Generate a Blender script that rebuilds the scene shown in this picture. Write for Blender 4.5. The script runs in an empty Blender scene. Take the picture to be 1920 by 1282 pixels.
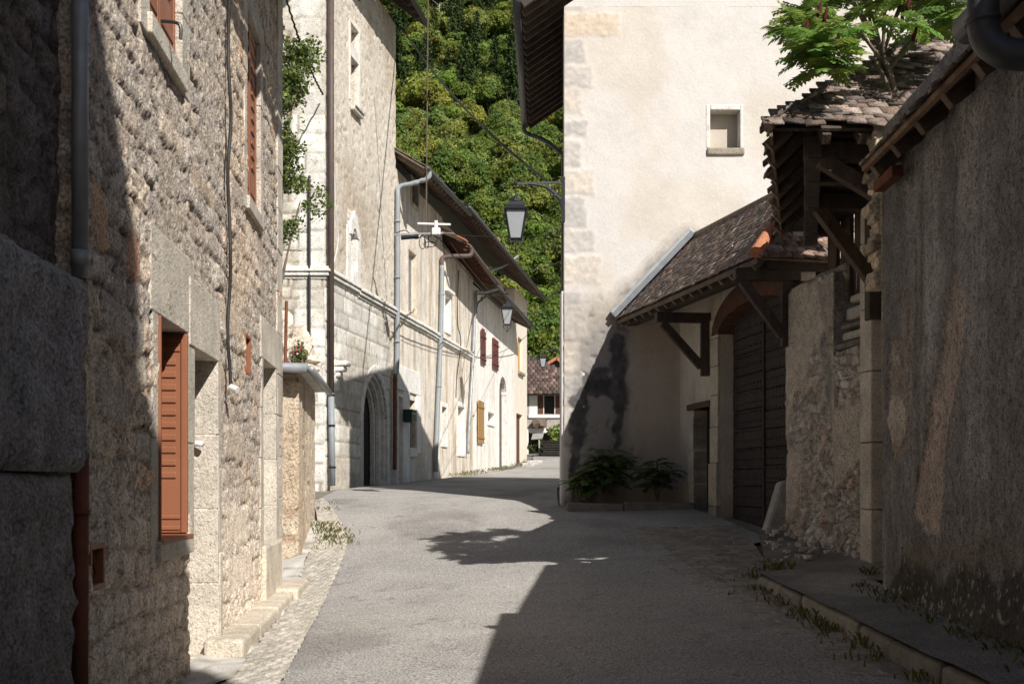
import bpy, math, random
import numpy as np
from mathutils import Vector, noise as mnoise
random.seed(7); rng=np.random.default_rng(7)
sc=bpy.context.scene; COL=sc.collection
F=2133.0; CX=960.0; HY=900.0; EZ=1.5       # measured view: focal length in px, horizon row, eye height
R=math.radians
# ------------------------------------------------------------------ basics
def P(px,py,Y): return Vector(((px-CX)/F*Y, Y, EZ+(HY-py)/F*Y))
class Pl:
    """vertical plane through two ground points, u runs from a to b, d is out of the wall"""
    def __init__(s,a,b,sgn):
        s.a=np.array(a,float); d=np.array(b,float)-s.a; s.L=float(np.hypot(*d)); s.t=d/s.L
        s.n=np.array((s.t[1],-s.t[0]))*sgn
    def pt(s,u,v,d=0.0):
        q=s.a+s.t*u+s.n*d; return Vector((q[0],q[1],v))
    def Y(s,px,d=0.0):
        k=(px-CX)/F; o=s.a+s.n*d
        return float((o[0]*s.t[1]-o[1]*s.t[0])/(k*s.t[1]-s.t[0]))
    def px(s,px,py,d=0.0):
        k=(px-CX)/F; y=s.Y(px,d); q=np.array((k*y,y))-s.a
        return float(q@s.t), EZ+(HY-py)/F*y
    def u(s,px): return s.px(px,900)[0]
    def hole(s,a,b):
        u0,v0=s.px(*a); u1,v1=s.px(*b); return (min(u0,u1),max(u0,u1),min(v0,v1),max(v0,v1))
def VPplane(V,K,Ya,Yb,sgn):
    X=lambda Y:((V-CX)*Y+K)/F
    return Pl((X(Ya),Ya),(X(Yb),Yb),sgn)
# ------------------------------------------------------------------ noise
def _h(ix,iy,seed):
    n=(ix.astype(np.int64)*374761393+iy.astype(np.int64)*668265263+seed*2147483647)&0xffffffff
    n=((n^(n>>13))*1274126177)&0xffffffff; n=(n^(n>>16))
    n=(n*2246822519)&0xffffffff; n=n^(n>>15)
    return (n&0xffffff)/float(0x1000000)
def vn(x,y,seed=0):
    ix=np.floor(x); iy=np.floor(y); fx=x-ix; fy=y-iy; fx=fx*fx*(3-2*fx); fy=fy*fy*(3-2*fy)
    a=_h(ix,iy,seed); b=_h(ix+1,iy,seed); c=_h(ix,iy+1,seed); d=_h(ix+1,iy+1,seed)
    return (a*(1-fx)+b*fx)*(1-fy)+(c*(1-fx)+d*fx)*fy
def fbm(x,y,o=4,seed=0):
    s=0; a=.5; t=0
    for i in range(o):
        s=s+a*vn(x*2**i,y*2**i,seed+i*17); t+=a; a*=.55
    return s/t
def worley(x,y,seed=0,j=.85):
    ix=np.floor(x); iy=np.floor(y)
    f1=np.full(x.shape,9.); f2=np.full(x.shape,9.); idv=np.zeros(x.shape)
    for dx in(-1,0,1):
        for dy in(-1,0,1):
            cx=ix+dx; cy=iy+dy
            px=cx+.5+(_h(cx,cy,seed)-.5)*j; py=cy+.5+(_h(cx,cy,seed+5)-.5)*j
            d=np.hypot(x-px,y-py); c=d<f1
            f2=np.where(c,f1,np.minimum(f2,d)); idv=np.where(c,_h(cx,cy,seed+9),idv); f1=np.where(c,d,f1)
    return f1,f2,idv
def ss(a,b,x):
    t=np.clip((x-a)/(b-a),0,1); return t*t*(3-2*t)
def mixc(c0,c1,m): return c0*(1-m[...,None])+np.array(c1)*m[...,None]
def tone(shape,c=(1,1,1)): return np.ones(shape+(3,))*np.array(c)
def inpoly(U,V,poly):
    m=np.zeros(U.shape,bool); n=len(poly)
    for i in range(n):
        x0,y0=poly[i]; x1,y1=poly[(i+1)%n]
        if y0==y1: continue
        c=((y0>V)!=(y1>V))&(U<(x1-x0)*(V-y0)/(y1-y0)+x0); m^=c
    return m
# ------------------------------------------------------------------ materials
MATS={}
def mat(name,col,rough=.85,vary=.25,scale=6,bump=.3,bscale=40,metal=0,tint=True,spec=.3,fine=.0,streak=0,transl=0,dist=.02,rand=0,pit=None):
    if name in MATS: return MATS[name]
    m=bpy.data.materials.new(name); m.use_nodes=True; nt=m.node_tree; N=nt.nodes; L=nt.links
    b=N['Principled BSDF']; b.inputs['Roughness'].default_value=rough; b.inputs['Metallic'].default_value=metal
    b.inputs['Specular IOR Level'].default_value=spec
    tc=N.new('ShaderNodeTexCoord')
    mp=N.new('ShaderNodeMapping'); L.new(tc.outputs['Object'],mp.inputs[0])
    if streak: mp.inputs['Scale'].default_value=(1,1,1.0/streak)
    n1=N.new('ShaderNodeTexNoise'); n1.inputs['Scale'].default_value=scale; n1.inputs['Detail'].default_value=8; n1.inputs['Roughness'].default_value=.65
    L.new(mp.outputs[0],n1.inputs['Vector'])
    cr=N.new('ShaderNodeMapRange'); cr.inputs[1].default_value=.3; cr.inputs[2].default_value=.7
    cr.inputs[3].default_value=1-vary; cr.inputs[4].default_value=1+vary*.6; L.new(n1.outputs[0],cr.inputs[0])
    rgb=N.new('ShaderNodeRGB'); rgb.outputs[0].default_value=(*col,1)
    sc1=N.new('ShaderNodeVectorMath'); sc1.operation='SCALE'; L.new(rgb.outputs[0],sc1.inputs[0]); L.new(cr.outputs[0],sc1.inputs['Scale'])
    last=sc1.outputs[0]
    if fine:
        n3=N.new('ShaderNodeTexNoise'); n3.inputs['Scale'].default_value=bscale*2.2; n3.inputs['Detail'].default_value=3
        L.new(tc.outputs['Object'],n3.inputs['Vector'])
        c3=N.new('ShaderNodeMapRange'); c3.inputs[1].default_value=.38; c3.inputs[2].default_value=.62
        c3.inputs[3].default_value=1-fine; c3.inputs[4].default_value=1+fine; L.new(n3.outputs[0],c3.inputs[0])
        s3=N.new('ShaderNodeVectorMath'); s3.operation='SCALE'; L.new(last,s3.inputs[0]); L.new(c3.outputs[0],s3.inputs['Scale']); last=s3.outputs[0]
    pf=None
    if pit:
        n4=N.new('ShaderNodeTexNoise'); n4.inputs['Scale'].default_value=pit[1]; n4.inputs['Detail'].default_value=5; n4.inputs['Roughness'].default_value=.6
        L.new(mp.outputs[0],n4.inputs['Vector']); p4=N.new('ShaderNodeMapRange'); p4.inputs[1].default_value=.53; p4.inputs[2].default_value=.66; p4.inputs[3].default_value=1; p4.inputs[4].default_value=1-pit[0]
        L.new(n4.outputs[0],p4.inputs[0]); s4=N.new('ShaderNodeVectorMath'); s4.operation='SCALE'; L.new(last,s4.inputs[0]); L.new(p4.outputs[0],s4.inputs['Scale']); last=s4.outputs[0]; pf=p4.outputs[0]
    if tint:
        at=N.new('ShaderNodeAttribute'); at.attribute_name='tint'
        mu=N.new('ShaderNodeVectorMath'); mu.operation='MULTIPLY'; L.new(last,mu.inputs[0]); L.new(at.outputs['Color'],mu.inputs[1]); last=mu.outputs[0]
    if rand:      # every tree has a tone of its own
        oi=N.new('ShaderNodeObjectInfo'); rp=N.new('ShaderNodeValToRGB'); L.new(oi.outputs['Random'],rp.inputs[0])
        e=rp.color_ramp.elements; e[0].color=(.62,.72,.6,1); e[1].color=(1.55,1.35,.95,1); q=e.new(.45); q.color=(.9,1,.85,1); q=e.new(.75); q.color=(1.15,1.1,1.1,1)
        mr=N.new('ShaderNodeVectorMath'); mr.operation='MULTIPLY'; L.new(last,mr.inputs[0]); L.new(rp.outputs[0],mr.inputs[1]); last=mr.outputs[0]
    L.new(last,b.inputs['Base Color'])
    if bump:
        n2=N.new('ShaderNodeTexNoise'); n2.inputs['Scale'].default_value=bscale; n2.inputs['Detail'].default_value=6; n2.inputs['Roughness'].default_value=.6
        L.new(mp.outputs[0],n2.inputs['Vector'])
        bp=N.new('ShaderNodeBump'); bp.inputs['Strength'].default_value=bump; bp.inputs['Distance'].default_value=dist
        hh_=n2.outputs[0]
        if pf is not None:
            ad=N.new('ShaderNodeMath'); ad.operation='ADD'; L.new(n2.outputs[0],ad.inputs[0]); L.new(pf,ad.inputs[1]); hh_=ad.outputs[0]
        L.new(hh_,bp.inputs['Height']); L.new(bp.outputs[0],b.inputs['Normal'])
    if transl:
        tr=N.new('ShaderNodeBsdfTranslucent'); L.new(last,tr.inputs[0]); mx=N.new('ShaderNodeMixShader'); mx.inputs[0].default_value=transl
        L.new(b.outputs[0],mx.inputs[1]); L.new(tr.outputs[0],mx.inputs[2]); L.new(mx.outputs[0],N['Material Output'].inputs[0])
    MATS[name]=m; return m
M=dict(
 rubble=mat('weathered rubble stone',(.76,.66,.56),bump=.8,bscale=26,vary=.3,scale=7,fine=.3,dist=.03,pit=(.35,38)),
 dress=mat('dressed pale stone',(.64,.57,.47),bump=.6,bscale=45,vary=.3,scale=3,fine=.25,pit=(.3,30)),
 ashlar=mat('pale ashlar limestone',(.88,.84,.76),bump=.6,bscale=26,vary=.25,scale=4,fine=.2,pit=(.35,16)),
 rough=mat('old roughcast render',(.76,.69,.60),bump=.8,bscale=18,vary=.3,scale=3.2,fine=.28,streak=1.6,dist=.03,pit=(.45,13)),
 greyrender=mat('streaked lime render',(.82,.74,.63),bump=.5,bscale=14,vary=.3,scale=2.2,fine=.2,streak=4,pit=(.3,9)),
 white=mat('whitewashed render',(.90,.86,.79),bump=.35,bscale=12,vary=.2,scale=2.5,fine=.12,streak=3,pit=(.22,7)),
 creamwall=mat('smooth cream render',(.80,.72,.60),bump=.15,bscale=20,vary=.08,scale=1.5,fine=.04),
 tower=mat('cream lime plaster',(.68,.635,.585),bump=.35,bscale=16,vary=.08,scale=1.6,fine=.04,dist=.02),
 gateplaster=mat('gate wall plaster',(.62,.54,.45),bump=.4,bscale=16,vary=.2,scale=2.5,fine=.1,streak=2),
 grey=mat('stained grey cement render',(.34,.32,.305),bump=1.0,bscale=34,vary=.4,scale=4,fine=.34,dist=.03,pit=(.4,22)),
 rub2=mat('pale rubble masonry',(.74,.67,.59),bump=.8,bscale=22,vary=.3,scale=6,fine=.25,dist=.03,pit=(.4,24)),
 asphalt=mat('worn grey asphalt',(.385,.362,.335),bump=.9,bscale=26,vary=.16,scale=.9,fine=.48,rough=.9,dist=.02),
 asphalt2=mat('patched dark asphalt',(.22,.21,.20),bump=.9,bscale=36,vary=.3,scale=1.5,fine=.5,rough=.9,dist=.015),
 dirt=mat('dusty ground',(.26,.23,.19),bump=.8,bscale=30,vary=.3,scale=2,fine=.3),
 sett=mat('pale stone setts',(.56,.51,.44),bump=.7,bscale=30,vary=.3,scale=4,fine=.2),
 concrete=mat('pale concrete',(.55,.52,.47),bump=.5,bscale=40,vary=.3,scale=4,fine=.15),
 kerb=mat('granite kerb',(.36,.33,.29),bump=.6,bscale=50,vary=.3,scale=5,fine=.2),
 brown=mat('brown painted shutter',(.30,.115,.058),rough=.5,bump=.08,bscale=60,vary=.08,scale=5),
 dkred=mat('dark red shutter paint',(.16,.055,.05),rough=.5,bump=.1,vary=.1),
 ochre=mat('ochre varnished wood',(.38,.22,.095),rough=.5,bump=.15,vary=.15,streak=5),
 orange=mat('orange pine shutter',(.62,.33,.12),rough=.5,bump=.15,vary=.15,streak=5),
 wood=mat('old dark timber',(.095,.07,.055),bump=.8,bscale=18,vary=.4,scale=5,fine=.15,streak=3),
 beam=mat('weathered timber beam',(.19,.14,.105),bump=.8,bscale=18,vary=.4,scale=5,fine=.15),
 redbeam=mat('reddish timber',(.13,.062,.04),bump=.6,bscale=18,vary=.35,scale=5),
 gatewood=mat('studded gate planks',(.052,.042,.037),bump=.9,bscale=22,vary=.35,scale=4,fine=.2),
 tile=mat('lichened clay tile',(.28,.228,.195),bump=1.0,bscale=30,vary=.5,scale=9,fine=.3,dist=.02),
 tile2=mat('brown interlocking tile',(.115,.082,.07),bump=.6,bscale=20,vary=.4,scale=3,fine=.2),
 hiptile=mat('orange clay hip tile',(.52,.21,.11),bump=.5,bscale=30,vary=.3,scale=8,fine=.2),
 zinc=mat('dull zinc',(.36,.37,.38),rough=.5,metal=.3,bump=.1,vary=.25,scale=6),
 zincdark=mat('dark weathered zinc',(.11,.11,.115),rough=.5,metal=.3,bump=.1,vary=.3,scale=5),
 pipebrown=mat('brown pipe paint',(.12,.085,.075),rough=.55,bump=.05,vary=.2),
 pipegrey=mat('grey pvc pipe',(.30,.32,.335),rough=.5,bump=.05,vary=.12),
 rust=mat('rusty iron',(.20,.075,.04),rough=.8,bump=.4,vary=.4),
 black=mat('black painted iron',(.018,.018,.02),rough=.4,bump=.1,vary=.2,spec=.5),
 cable=mat('black cable sheath',(.03,.028,.026),rough=.6,bump=0,vary=.1),
 glass=mat('frosted lantern glass',(.52,.53,.55),rough=.35,bump=.05,vary=.05,transl=.3),
 darkglass=mat('dark window glass',(.02,.02,.022),rough=.12,bump=0,vary=.1,spec=.5),
 inside=mat('unlit interior board',(.03,.026,.022),rough=.9,bump=.1,vary=.3),
 green=mat('dark green metal',(.015,.05,.035),rough=.35,bump=.03,vary=.1,spec=.5),
 whitep=mat('white paint',(.78,.76,.72),rough=.5,bump=.05,vary=.08),
 leaf=mat('green leaves',(.17,.22,.075),rough=.55,bump=0,vary=.3,scale=2,transl=.35,spec=.25),
 sumac=mat('sumac leaflets',(.24,.39,.095),rough=.5,bump=0,vary=.25,scale=3,transl=.4,spec=.3),
 conif=mat('dark conifer needles',(.085,.12,.048),rough=.8,bump=0,vary=.35,scale=1,transl=.1,spec=.1,rand=1),
 hillleaf=mat('broadleaf foliage',(.22,.285,.085),rough=.8,bump=0,vary=.35,scale=.7,transl=.42,spec=.1,rand=1),
 bark=mat('grey brown bark',(.20,.155,.12),bump=.7,bscale=30,vary=.3),
 sumfruit=mat('dark red fruit cone',(.10,.012,.014),rough=.9,bump=.6,bscale=60,vary=.3),
 pink=mat('pink petals',(.75,.12,.30),rough=.6,bump=0,vary=.2),
 soil=mat('hillside soil',(.04,.06,.02),bump=.8,bscale=2,vary=.4,scale=.3),
 stain=mat('stone slab',(.46,.43,.38),bump=.8,bscale=25,vary=.35,scale=6,fine=.2),
)
# ------------------------------------------------------------------ object helpers
def link(o,parent=None,label=None,cat=None,group=None,kind=None):
    COL.objects.link(o)
    if parent is not None: o.parent=parent
    tag(o,label,cat,group,kind); return o
def tag(o,label=None,cat=None,group=None,kind=None):
    if label: o['label']=label
    if cat: o['category']=cat
    if group: o['group']=group
    if kind: o['kind']=kind
    return o
def root(name,label,cat,group=None,loc=(0,0,0)):
    o=bpy.data.objects.new(name,None); o.empty_display_size=.1; o.location=loc
    return link(o,None,label,cat,group)
def npmesh(name,V,Fq,m,tint=None,smooth=False):
    V=np.asarray(V,dtype=np.float32).reshape(-1,3); Fq=np.asarray(Fq,dtype=np.int32)
    me=bpy.data.meshes.new(name); k=Fq.shape[1]
    me.vertices.add(len(V)); me.vertices.foreach_set('co',V.ravel())
    me.loops.add(Fq.size); me.loops.foreach_set('vertex_index',Fq.ravel())
    me.polygons.add(len(Fq)); me.polygons.foreach_set('loop_start',np.arange(0,Fq.size,k,dtype=np.int32))
    me.polygons.foreach_set('loop_total',np.full(len(Fq),k,dtype=np.int32))
    if smooth: me.polygons.foreach_set('use_smooth',np.ones(len(Fq),bool))
    a=me.color_attributes.new('tint','FLOAT_COLOR','POINT')
    c=np.ones((len(V),4),np.float32)
    if tint is not None: c[:,:3]=np.asarray(tint).reshape(-1,3)
    a.data.foreach_set('color',c.ravel())
    me.materials.append(m); me.update(calc_edges=True); me.validate()
    return me
def nobj(name,V,Fq,m,parent=None,tint=None,smooth=False,**k):
    return link(bpy.data.objects.new(name,npmesh(name,V,Fq,m,tint,smooth)),parent,**k)
class MB:
    def __init__(s): s.v=[]; s.f=[]; s.t=[]
    def add(s,vs,fs,t=(1,1,1)):
        o=len(s.v); s.v+= [tuple(v) for v in vs]; s.f+=[tuple(i+o for i in f) for f in fs]; s.t+=[tuple(t)]*len(vs); return s
    BF=[(0,3,2,1),(4,5,6,7),(0,1,5,4),(1,2,6,5),(2,3,7,6),(3,0,4,7)]
    def hexa(s,c,t=(1,1,1)): return s.add(c,s.BF,t)
    def box(s,a,b,t=(1,1,1)):
        x0,y0,z0=a; x1,y1,z1=b
        return s.hexa([(x0,y0,z0),(x1,y0,z0),(x1,y1,z0),(x0,y1,z0),(x0,y0,z1),(x1,y0,z1),(x1,y1,z1),(x0,y1,z1)],t)
    def pb(s,pl,u0,u1,v0,v1,d0,d1,t=(1,1,1)):
        c=[pl.pt(u0,v0,d0),pl.pt(u1,v0,d0),pl.pt(u1,v0,d1),pl.pt(u0,v0,d1),pl.pt(u0,v1,d0),pl.pt(u1,v1,d0),pl.pt(u1,v1,d1),pl.pt(u0,v1,d1)]
        return s.hexa(c,t)
    def bar(s,a,b,w,h=None,t=(1,1,1),up=(0,0,1)):
        a=Vector(a); b=Vector(b); h=h or w; d=(b-a).normalized(); up=Vector(up)
        if abs(d.dot(up))>.98: up=Vector((0,1,0))
        x=d.cross(up).normalized()*w/2; y=x.cross(d).normalized()*h/2
        return s.hexa([a-x-y,a+x-y,b+x-y,b-x-y,a-x+y,a+x+y,b+x+y,b-x+y],t)
    def tube(s,pts,r,n=10,t=(1,1,1),cap=True):
        pts=[Vector(p) for p in pts]; o=len(s.v); k=len(pts); rr=r if isinstance(r,(list,tuple)) else [r]*k
        ref=Vector((0,0,1))
        for i,p in enumerate(pts):
            d=(pts[min(i+1,k-1)]-pts[max(i-1,0)]).normalized()
            if abs(d.dot(ref))>.95: ref=Vector((1,0,0)) if abs(d.x)<.9 else Vector((0,1,0))
            x=d.cross(ref).normalized(); y=x.cross(d)
            if i and (x.dot(px_)<0): pass
            px_=x
            for j in range(n):
                a=2*math.pi*j/n; s.v.append(tuple(p+(x*math.cos(a)+y*math.sin(a))*rr[i])); s.t.append(tuple(t))
        for i in range(k-1):
            for j in range(n):
                s.f.append((o+i*n+j,o+i*n+(j+1)%n,o+(i+1)*n+(j+1)%n,o+(i+1)*n+j))
        if cap:
            s.f.append(tuple(o+j for j in range(n))[::-1]); s.f.append(tuple(o+(k-1)*n+j for j in range(n)))
        return s
    def lathe(s,c,prof,n=16,t=(1,1,1),sq=False):
        o=len(s.v); c=Vector(c)
        for r,z in prof:
            for j in range(n):
                a=2*math.pi*(j+.5)/n; s.v.append((c.x+r*math.cos(a),c.y+r*math.sin(a),c.z+z)); s.t.append(tuple(t))
        for i in range(len(prof)-1):
            for j in range(n): s.f.append((o+i*n+j,o+i*n+(j+1)%n,o+(i+1)*n+(j+1)%n,o+(i+1)*n+j))
        s.f.append(tuple(o+j for j in range(n))[::-1]); s.f.append(tuple(o+(len(prof)-1)*n+j for j in range(n)))
        return s
    def build(s,name,m,parent=None,bevel=0,smooth=False,**k):
        me=bpy.data.meshes.new(name); me.from_pydata(s.v,[],s.f)
        a=me.color_attributes.new('tint','FLOAT_COLOR','POINT')
        for i,t in enumerate(s.t): a.data[i].color=(*t,1)
        me.materials.append(m)
        if smooth: me.polygons.foreach_set('use_smooth',[True]*len(me.polygons))
        o=link(bpy.data.objects.new(name,me),parent,**k)
        if bevel:
            b=o.modifiers.new('b','BEVEL'); b.width=bevel; b.segments=2; b.limit_method='ANGLE'
        return o
def builds(mb,name,m,parent,k=8,**kw):
    """every box of the builder becomes an object of its own"""
    for i in range(0,len(mb.v),k):
        q=MB(); q.v=mb.v[i:i+k]; q.t=mb.t[i:i+k]; q.f=[tuple(a-i for a in f) for f in mb.f if i<=min(f) and max(f)<i+k]; q.build(name,m,parent,**kw)
def rt(a=.12,c=(1,1,1)):
    k=1+random.uniform(-a,a); return tuple(x*k for x in c)
def curve(pts,n=8):
    """smooth path through points"""
    pts=[Vector(p) for p in pts]; out=[]
    for i in range(len(pts)-1):
        p0=pts[max(i-1,0)];p1=pts[i];p2=pts[i+1];p3=pts[min(i+2,len(pts)-1)]
        for k in range(n):
            t=k/n; out.append(.5*((2*p1)+(p2-p0)*t+(2*p0-5*p1+4*p2-p3)*t*t+(3*p1-p0-3*p2+p3)*t**3))
    out.append(pts[-1]); return out
def sag(a,b,s,n=16):
    a=Vector(a); b=Vector(b); return [a.lerp(b,i/n)-Vector((0,0,s*4*(i/n)*(1-i/n))) for i in range(n+1)]
# ------------------------------------------------------------------ wall relief
def relief(name,pl,u0,u1,v0,v1,m,style,res,holes=(),mask=None,top=None,rev=.25,parent=None,smooth=True,**k):
    def ax(a,b,cuts):
        g=np.linspace(a,b,max(2,int(round((b-a)/res))+1))
        for c in cuts:
            if a<c<b: g[1+np.argmin(abs(g[1:-1]-c))]=c
        return np.unique(g)
    us=ax(u0,u1,[h for H in holes for h in H[:2]]); vs=ax(v0,v1,[h for H in holes for h in H[2:]])
    U,V=np.meshgrid(us,vs); hgt,tint=style(U,V)
    if top is not None: V=v0+(V-v0)*(top(U)-v0)/(v1-v0)
    uc=(U[:-1,:-1]+U[1:,1:])/2; vc=(V[:-1,:-1]+V[1:,1:])/2
    keep=np.ones(uc.shape,bool)
    for a,b,c,d in holes: keep&=~((uc>a)&(uc<b)&(vc>c)&(vc<d))
    if mask is not None: keep&=~mask(uc,vc)
    X=pl.a[0]+pl.t[0]*U+pl.n[0]*hgt; Yy=pl.a[1]+pl.t[1]*U+pl.n[1]*hgt
    A=np.stack([X,Yy,V],-1); B=np.stack([pl.a[0]+pl.t[0]*U-pl.n[0]*rev,pl.a[1]+pl.t[1]*U-pl.n[1]*rev,V],-1)
    nr,nc=U.shape; idx=np.arange(nr*nc).reshape(nr,nc)
    i,j=np.nonzero(keep)
    fl=[np.stack([idx[i,j],idx[i,j+1],idx[i+1,j+1],idx[i+1,j]],-1)]
    N0=nr*nc
    kp=np.pad(keep,1)
    ev=kp[1:-1,1:]!=kp[1:-1,:-1]       # vertical edges (nr-1, nc)
    i,j=np.nonzero(ev); a=idx[i,j]; b=idx[i+1,j]; fl.append(np.stack([a+N0,b+N0,b+2*N0,a+2*N0],-1))
    eh=kp[1:,1:-1]!=kp[:-1,1:-1]
    i,j=np.nonzero(eh); a=idx[i,j]; b=idx[i,j+1]; fl.append(np.stack([a+N0,b+N0,b+2*N0,a+2*N0],-1))
    Fq=np.concatenate(fl); Vv=np.concatenate([A.reshape(-1,3),A.reshape(-1,3),B.reshape(-1,3)])
    T=np.concatenate([tint.reshape(-1,3)]*3)
    used,inv=np.unique(Fq,return_inverse=True); Vv=Vv[used]; T=T[used]; Fq=inv.reshape(Fq.shape)
    # outward orientation of the front faces
    n=np.cross(Vv[Fq[0,1]]-Vv[Fq[0,0]],Vv[Fq[0,3]]-Vv[Fq[0,0]])
    if n[0]*pl.n[0]+n[1]*pl.n[1]<0: Fq=Fq[:,::-1]
    return nobj(name,Vv,Fq,m,parent,T,smooth,**k)
SLABS=[([(166,325),(182,345),(196,400),(198,470),(180,465),(166,430)],(.98,.74,.56)),([(232,440),(244,436),(258,470),(256,525),(240,520),(234,500)],(1.0,.66,.50)),
 ([(408,560),(452,600),(452,640),(410,610)],(1.0,.93,.82)),([(420,800),(455,815),(452,870),(422,860)],(.9,.85,.78)),([(200,560),(232,585),(228,640),(196,620)],(.72,.70,.68)),
 ([(300,210),(340,270),(336,300),(300,250)],(.95,.9,.82)),([(430,330),(456,360),(454,395),(430,372)],(.8,.76,.72)),([(420,950),(460,945),(458,1010),(424,1020)],(1.25,1.2,1.12)),([(422,1050),(470,1030),(468,1080),(426,1110)],(1.2,1.15,1.08)),([(350,300),(400,365),(398,400),(352,340)],(.88,.80,.70)),([(180,700),(240,740),(236,800),(182,780)],(.75,.73,.72))]
def P2(pts,pl): return [pl.px(x,y) for x,y in pts]
def soft(U,V,poly,s,seed,amp=.12,fr=3):
    """soft-edged blot: polygon test on jittered coordinates, averaged"""
    acc=0
    wu=U+amp*(fbm(U*fr,V*fr,4,seed)-.5)*2; wv=V+amp*(fbm(U*fr,V*fr,4,seed+5)-.5)*2
    for dx,dy in((0,0),(s,0),(-s,0),(0,s),(0,-s),(s*.7,s*.7),(-s*.7,s*.7),(s*.7,-s*.7),(-s*.7,-s*.7)): acc=acc+inpoly(wu+dx,wv+dy,poly)
    return acc/9.
# styles --------------------------------------------------------------
def st_house(seed=1):
    def f(U,V):
        wv=V+.26*fbm(U*.8,V*1.0,3,seed+3)+.10*fbm(U*3.5,V*3.5,3,seed+4); wu=U+.14*fbm(U*1.5,V*3,3,seed)+.05*fbm(U*7,V*7,3,seed+8)
        hc=.205; r=np.floor(wv/hc); fv=wv/hc-r; ww=.26+.34*_h(r,r*0,seed+1); uu=(wu+_h(r,r*0,seed)*2)/ww; c=np.floor(uu); fu=uu-c; fu2=np.abs(fu-.5)
        idv=_h(c,r,seed+3); id2=_h(c,r,seed+31)
        e0=np.minimum(np.minimum(fv,1-fv)*hc,np.minimum(fu,1-fu)*ww)+.022*(fbm(U*13,V*13,3,seed+6)-.5)*2
        e=ss(.0,.030,e0)
        vis=ss(.38,.62,fbm(U*1.6,V*1.6,3,seed+40))                    # joints open here, filled there
        low=ss(EZ+.4,EZ-.6,V)
        face=fbm(U*7,V*11,5,seed+7); fine=fbm(U*26,V*30,3,seed+17); pits=ss(.62,.78,fbm(U*12,V*16,3,seed+11)); rid=abs(fbm(U*4+V*1.5,V*8,4,seed+61)-.5)*2
        h=.024*e*(.25+.75*np.maximum(vis,low))+.018*(idv-.5)*(.5+.5*vis)+.018*(face-.5)+.010*(fine-.5)-.018*pits-.014*ss(.08,.0,rid)
        t=tone(U.shape); k=.74+.46*idv; t*=k[...,None]
        t=mixc(t,(1.18,1.0,.80),ss(.60,.66,id2)*.45); t=mixc(t,(.82,.80,.80),ss(.36,.30,id2)*.5); t=mixc(t,(1.22,.74,.50),ss(.965,.975,id2)*.75)
        t=mixc(t,(.98,.93,.86),(1-vis)*.45)
        t=mixc(t,(.24,.19,.15),(1-e)*(.35+.6*vis)); t=mixc(t,(.26,.21,.17),pits*.8); t=mixc(t,(.32,.27,.23),ss(.09,.0,rid)*.7)
        t=t*(.72+.56*fine)[...,None]
        big=fbm(U*.45,V*.5,3,seed+71); t=mixc(t,(1.12,.98,.80),ss(.52,.7,big)*.5); t=mixc(t,(.74,.74,.75),ss(.48,.3,big)*.45)
        dr=fbm(U*2.6,V*.3,3,seed+75); t=mixc(t,(.62,.56,.50),ss(.55,.75,dr)*.45)
        if seed==1:
            for k,(poly,c) in enumerate(SLABS):
                m=soft(U,V,P2(poly,PL),.012,300+k,.05,5); h=h*(1-m)+m*(.022+.008*(fine-.5)); t=t*(1-m[...,None])+m[...,None]*np.array(c)*(.85+.3*fine)[...,None]
        t=mixc(t,(1.42,1.38,1.3),np.clip(ss(EZ+.5,EZ-1.0,V)*fbm(U*2,V*2,3,seed+51)*1.7*(.5+.7*e),0,1)*.75)
        return h,t
    return f
def st_ashlar(seed=2,hc=.37,w=.72,amp=1,stain=0):
    def f(U,V):
        vv=V+.015*fbm(U*1.2,V*1.2,2,seed); r=np.floor(vv/hc); fv=vv/hc-r
        off=_h(r,r*0,seed)*w; ww=w*(.8+.5*_h(r,r*0,seed+1)); uu=(U+off)/ww+.25*(vn(U*0+np.floor((U+off)/ww)*1.7,r,seed+2)-.5)
        c=np.floor(uu); fu=uu-c; idv=_h(c,r,seed+3)
        e=np.minimum(np.minimum(fv,1-fv)*hc,np.minimum(fu,1-fu)*ww)+.008*(fbm(U*9,V*9,3,seed+6)-.5)*2
        g=ss(.006,.034,e+.01*(fbm(U*2,V*2,2,seed+40)-.4)); rgh=fbm(U*7,V*7,4,seed+8); pit=ss(.66,.8,fbm(U*11,V*11,3,seed+12))
        h=amp*(.02*g+.014*(rgh-.5)-.014*pit+.008*(idv-.5))
        t=tone(U.shape)*(.80+.30*idv)[...,None]; t=mixc(t,(.30,.25,.20),(1-g)*.8); t=mixc(t,(.45,.38,.31),pit*.6)
        t=mixc(t,(.62,.56,.48),ss(.52,.75,fbm(U*.6,V*.5,3,seed+21))*.55)
        return h,t
    return f
def st_rough(seed=3,pit=1.0,amp=1.0):
    def f(U,V):
        n=fbm(U*5,V*5,4,seed); p=ss(.6,.78,fbm(U*7,V*9,3,seed+4)); big=fbm(U*.5,V*.35,3,seed+9)
        n=.5*n+.5*fbm(U*13,V*15,4,seed+2); h=amp*(.03*(n-.5)-.03*p*pit)
        t=tone(U.shape)*(.86+.3*n)[...,None]; t=mixc(t,(.50,.42,.34),p*.55*pit); t=mixc(t,(.68,.60,.52),ss(.5,.75,big)*.6)
        t=mixc(t,(1.22,1.2,1.18),ss(.52,.3,big)*.35)
        return h,t
    return f
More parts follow.
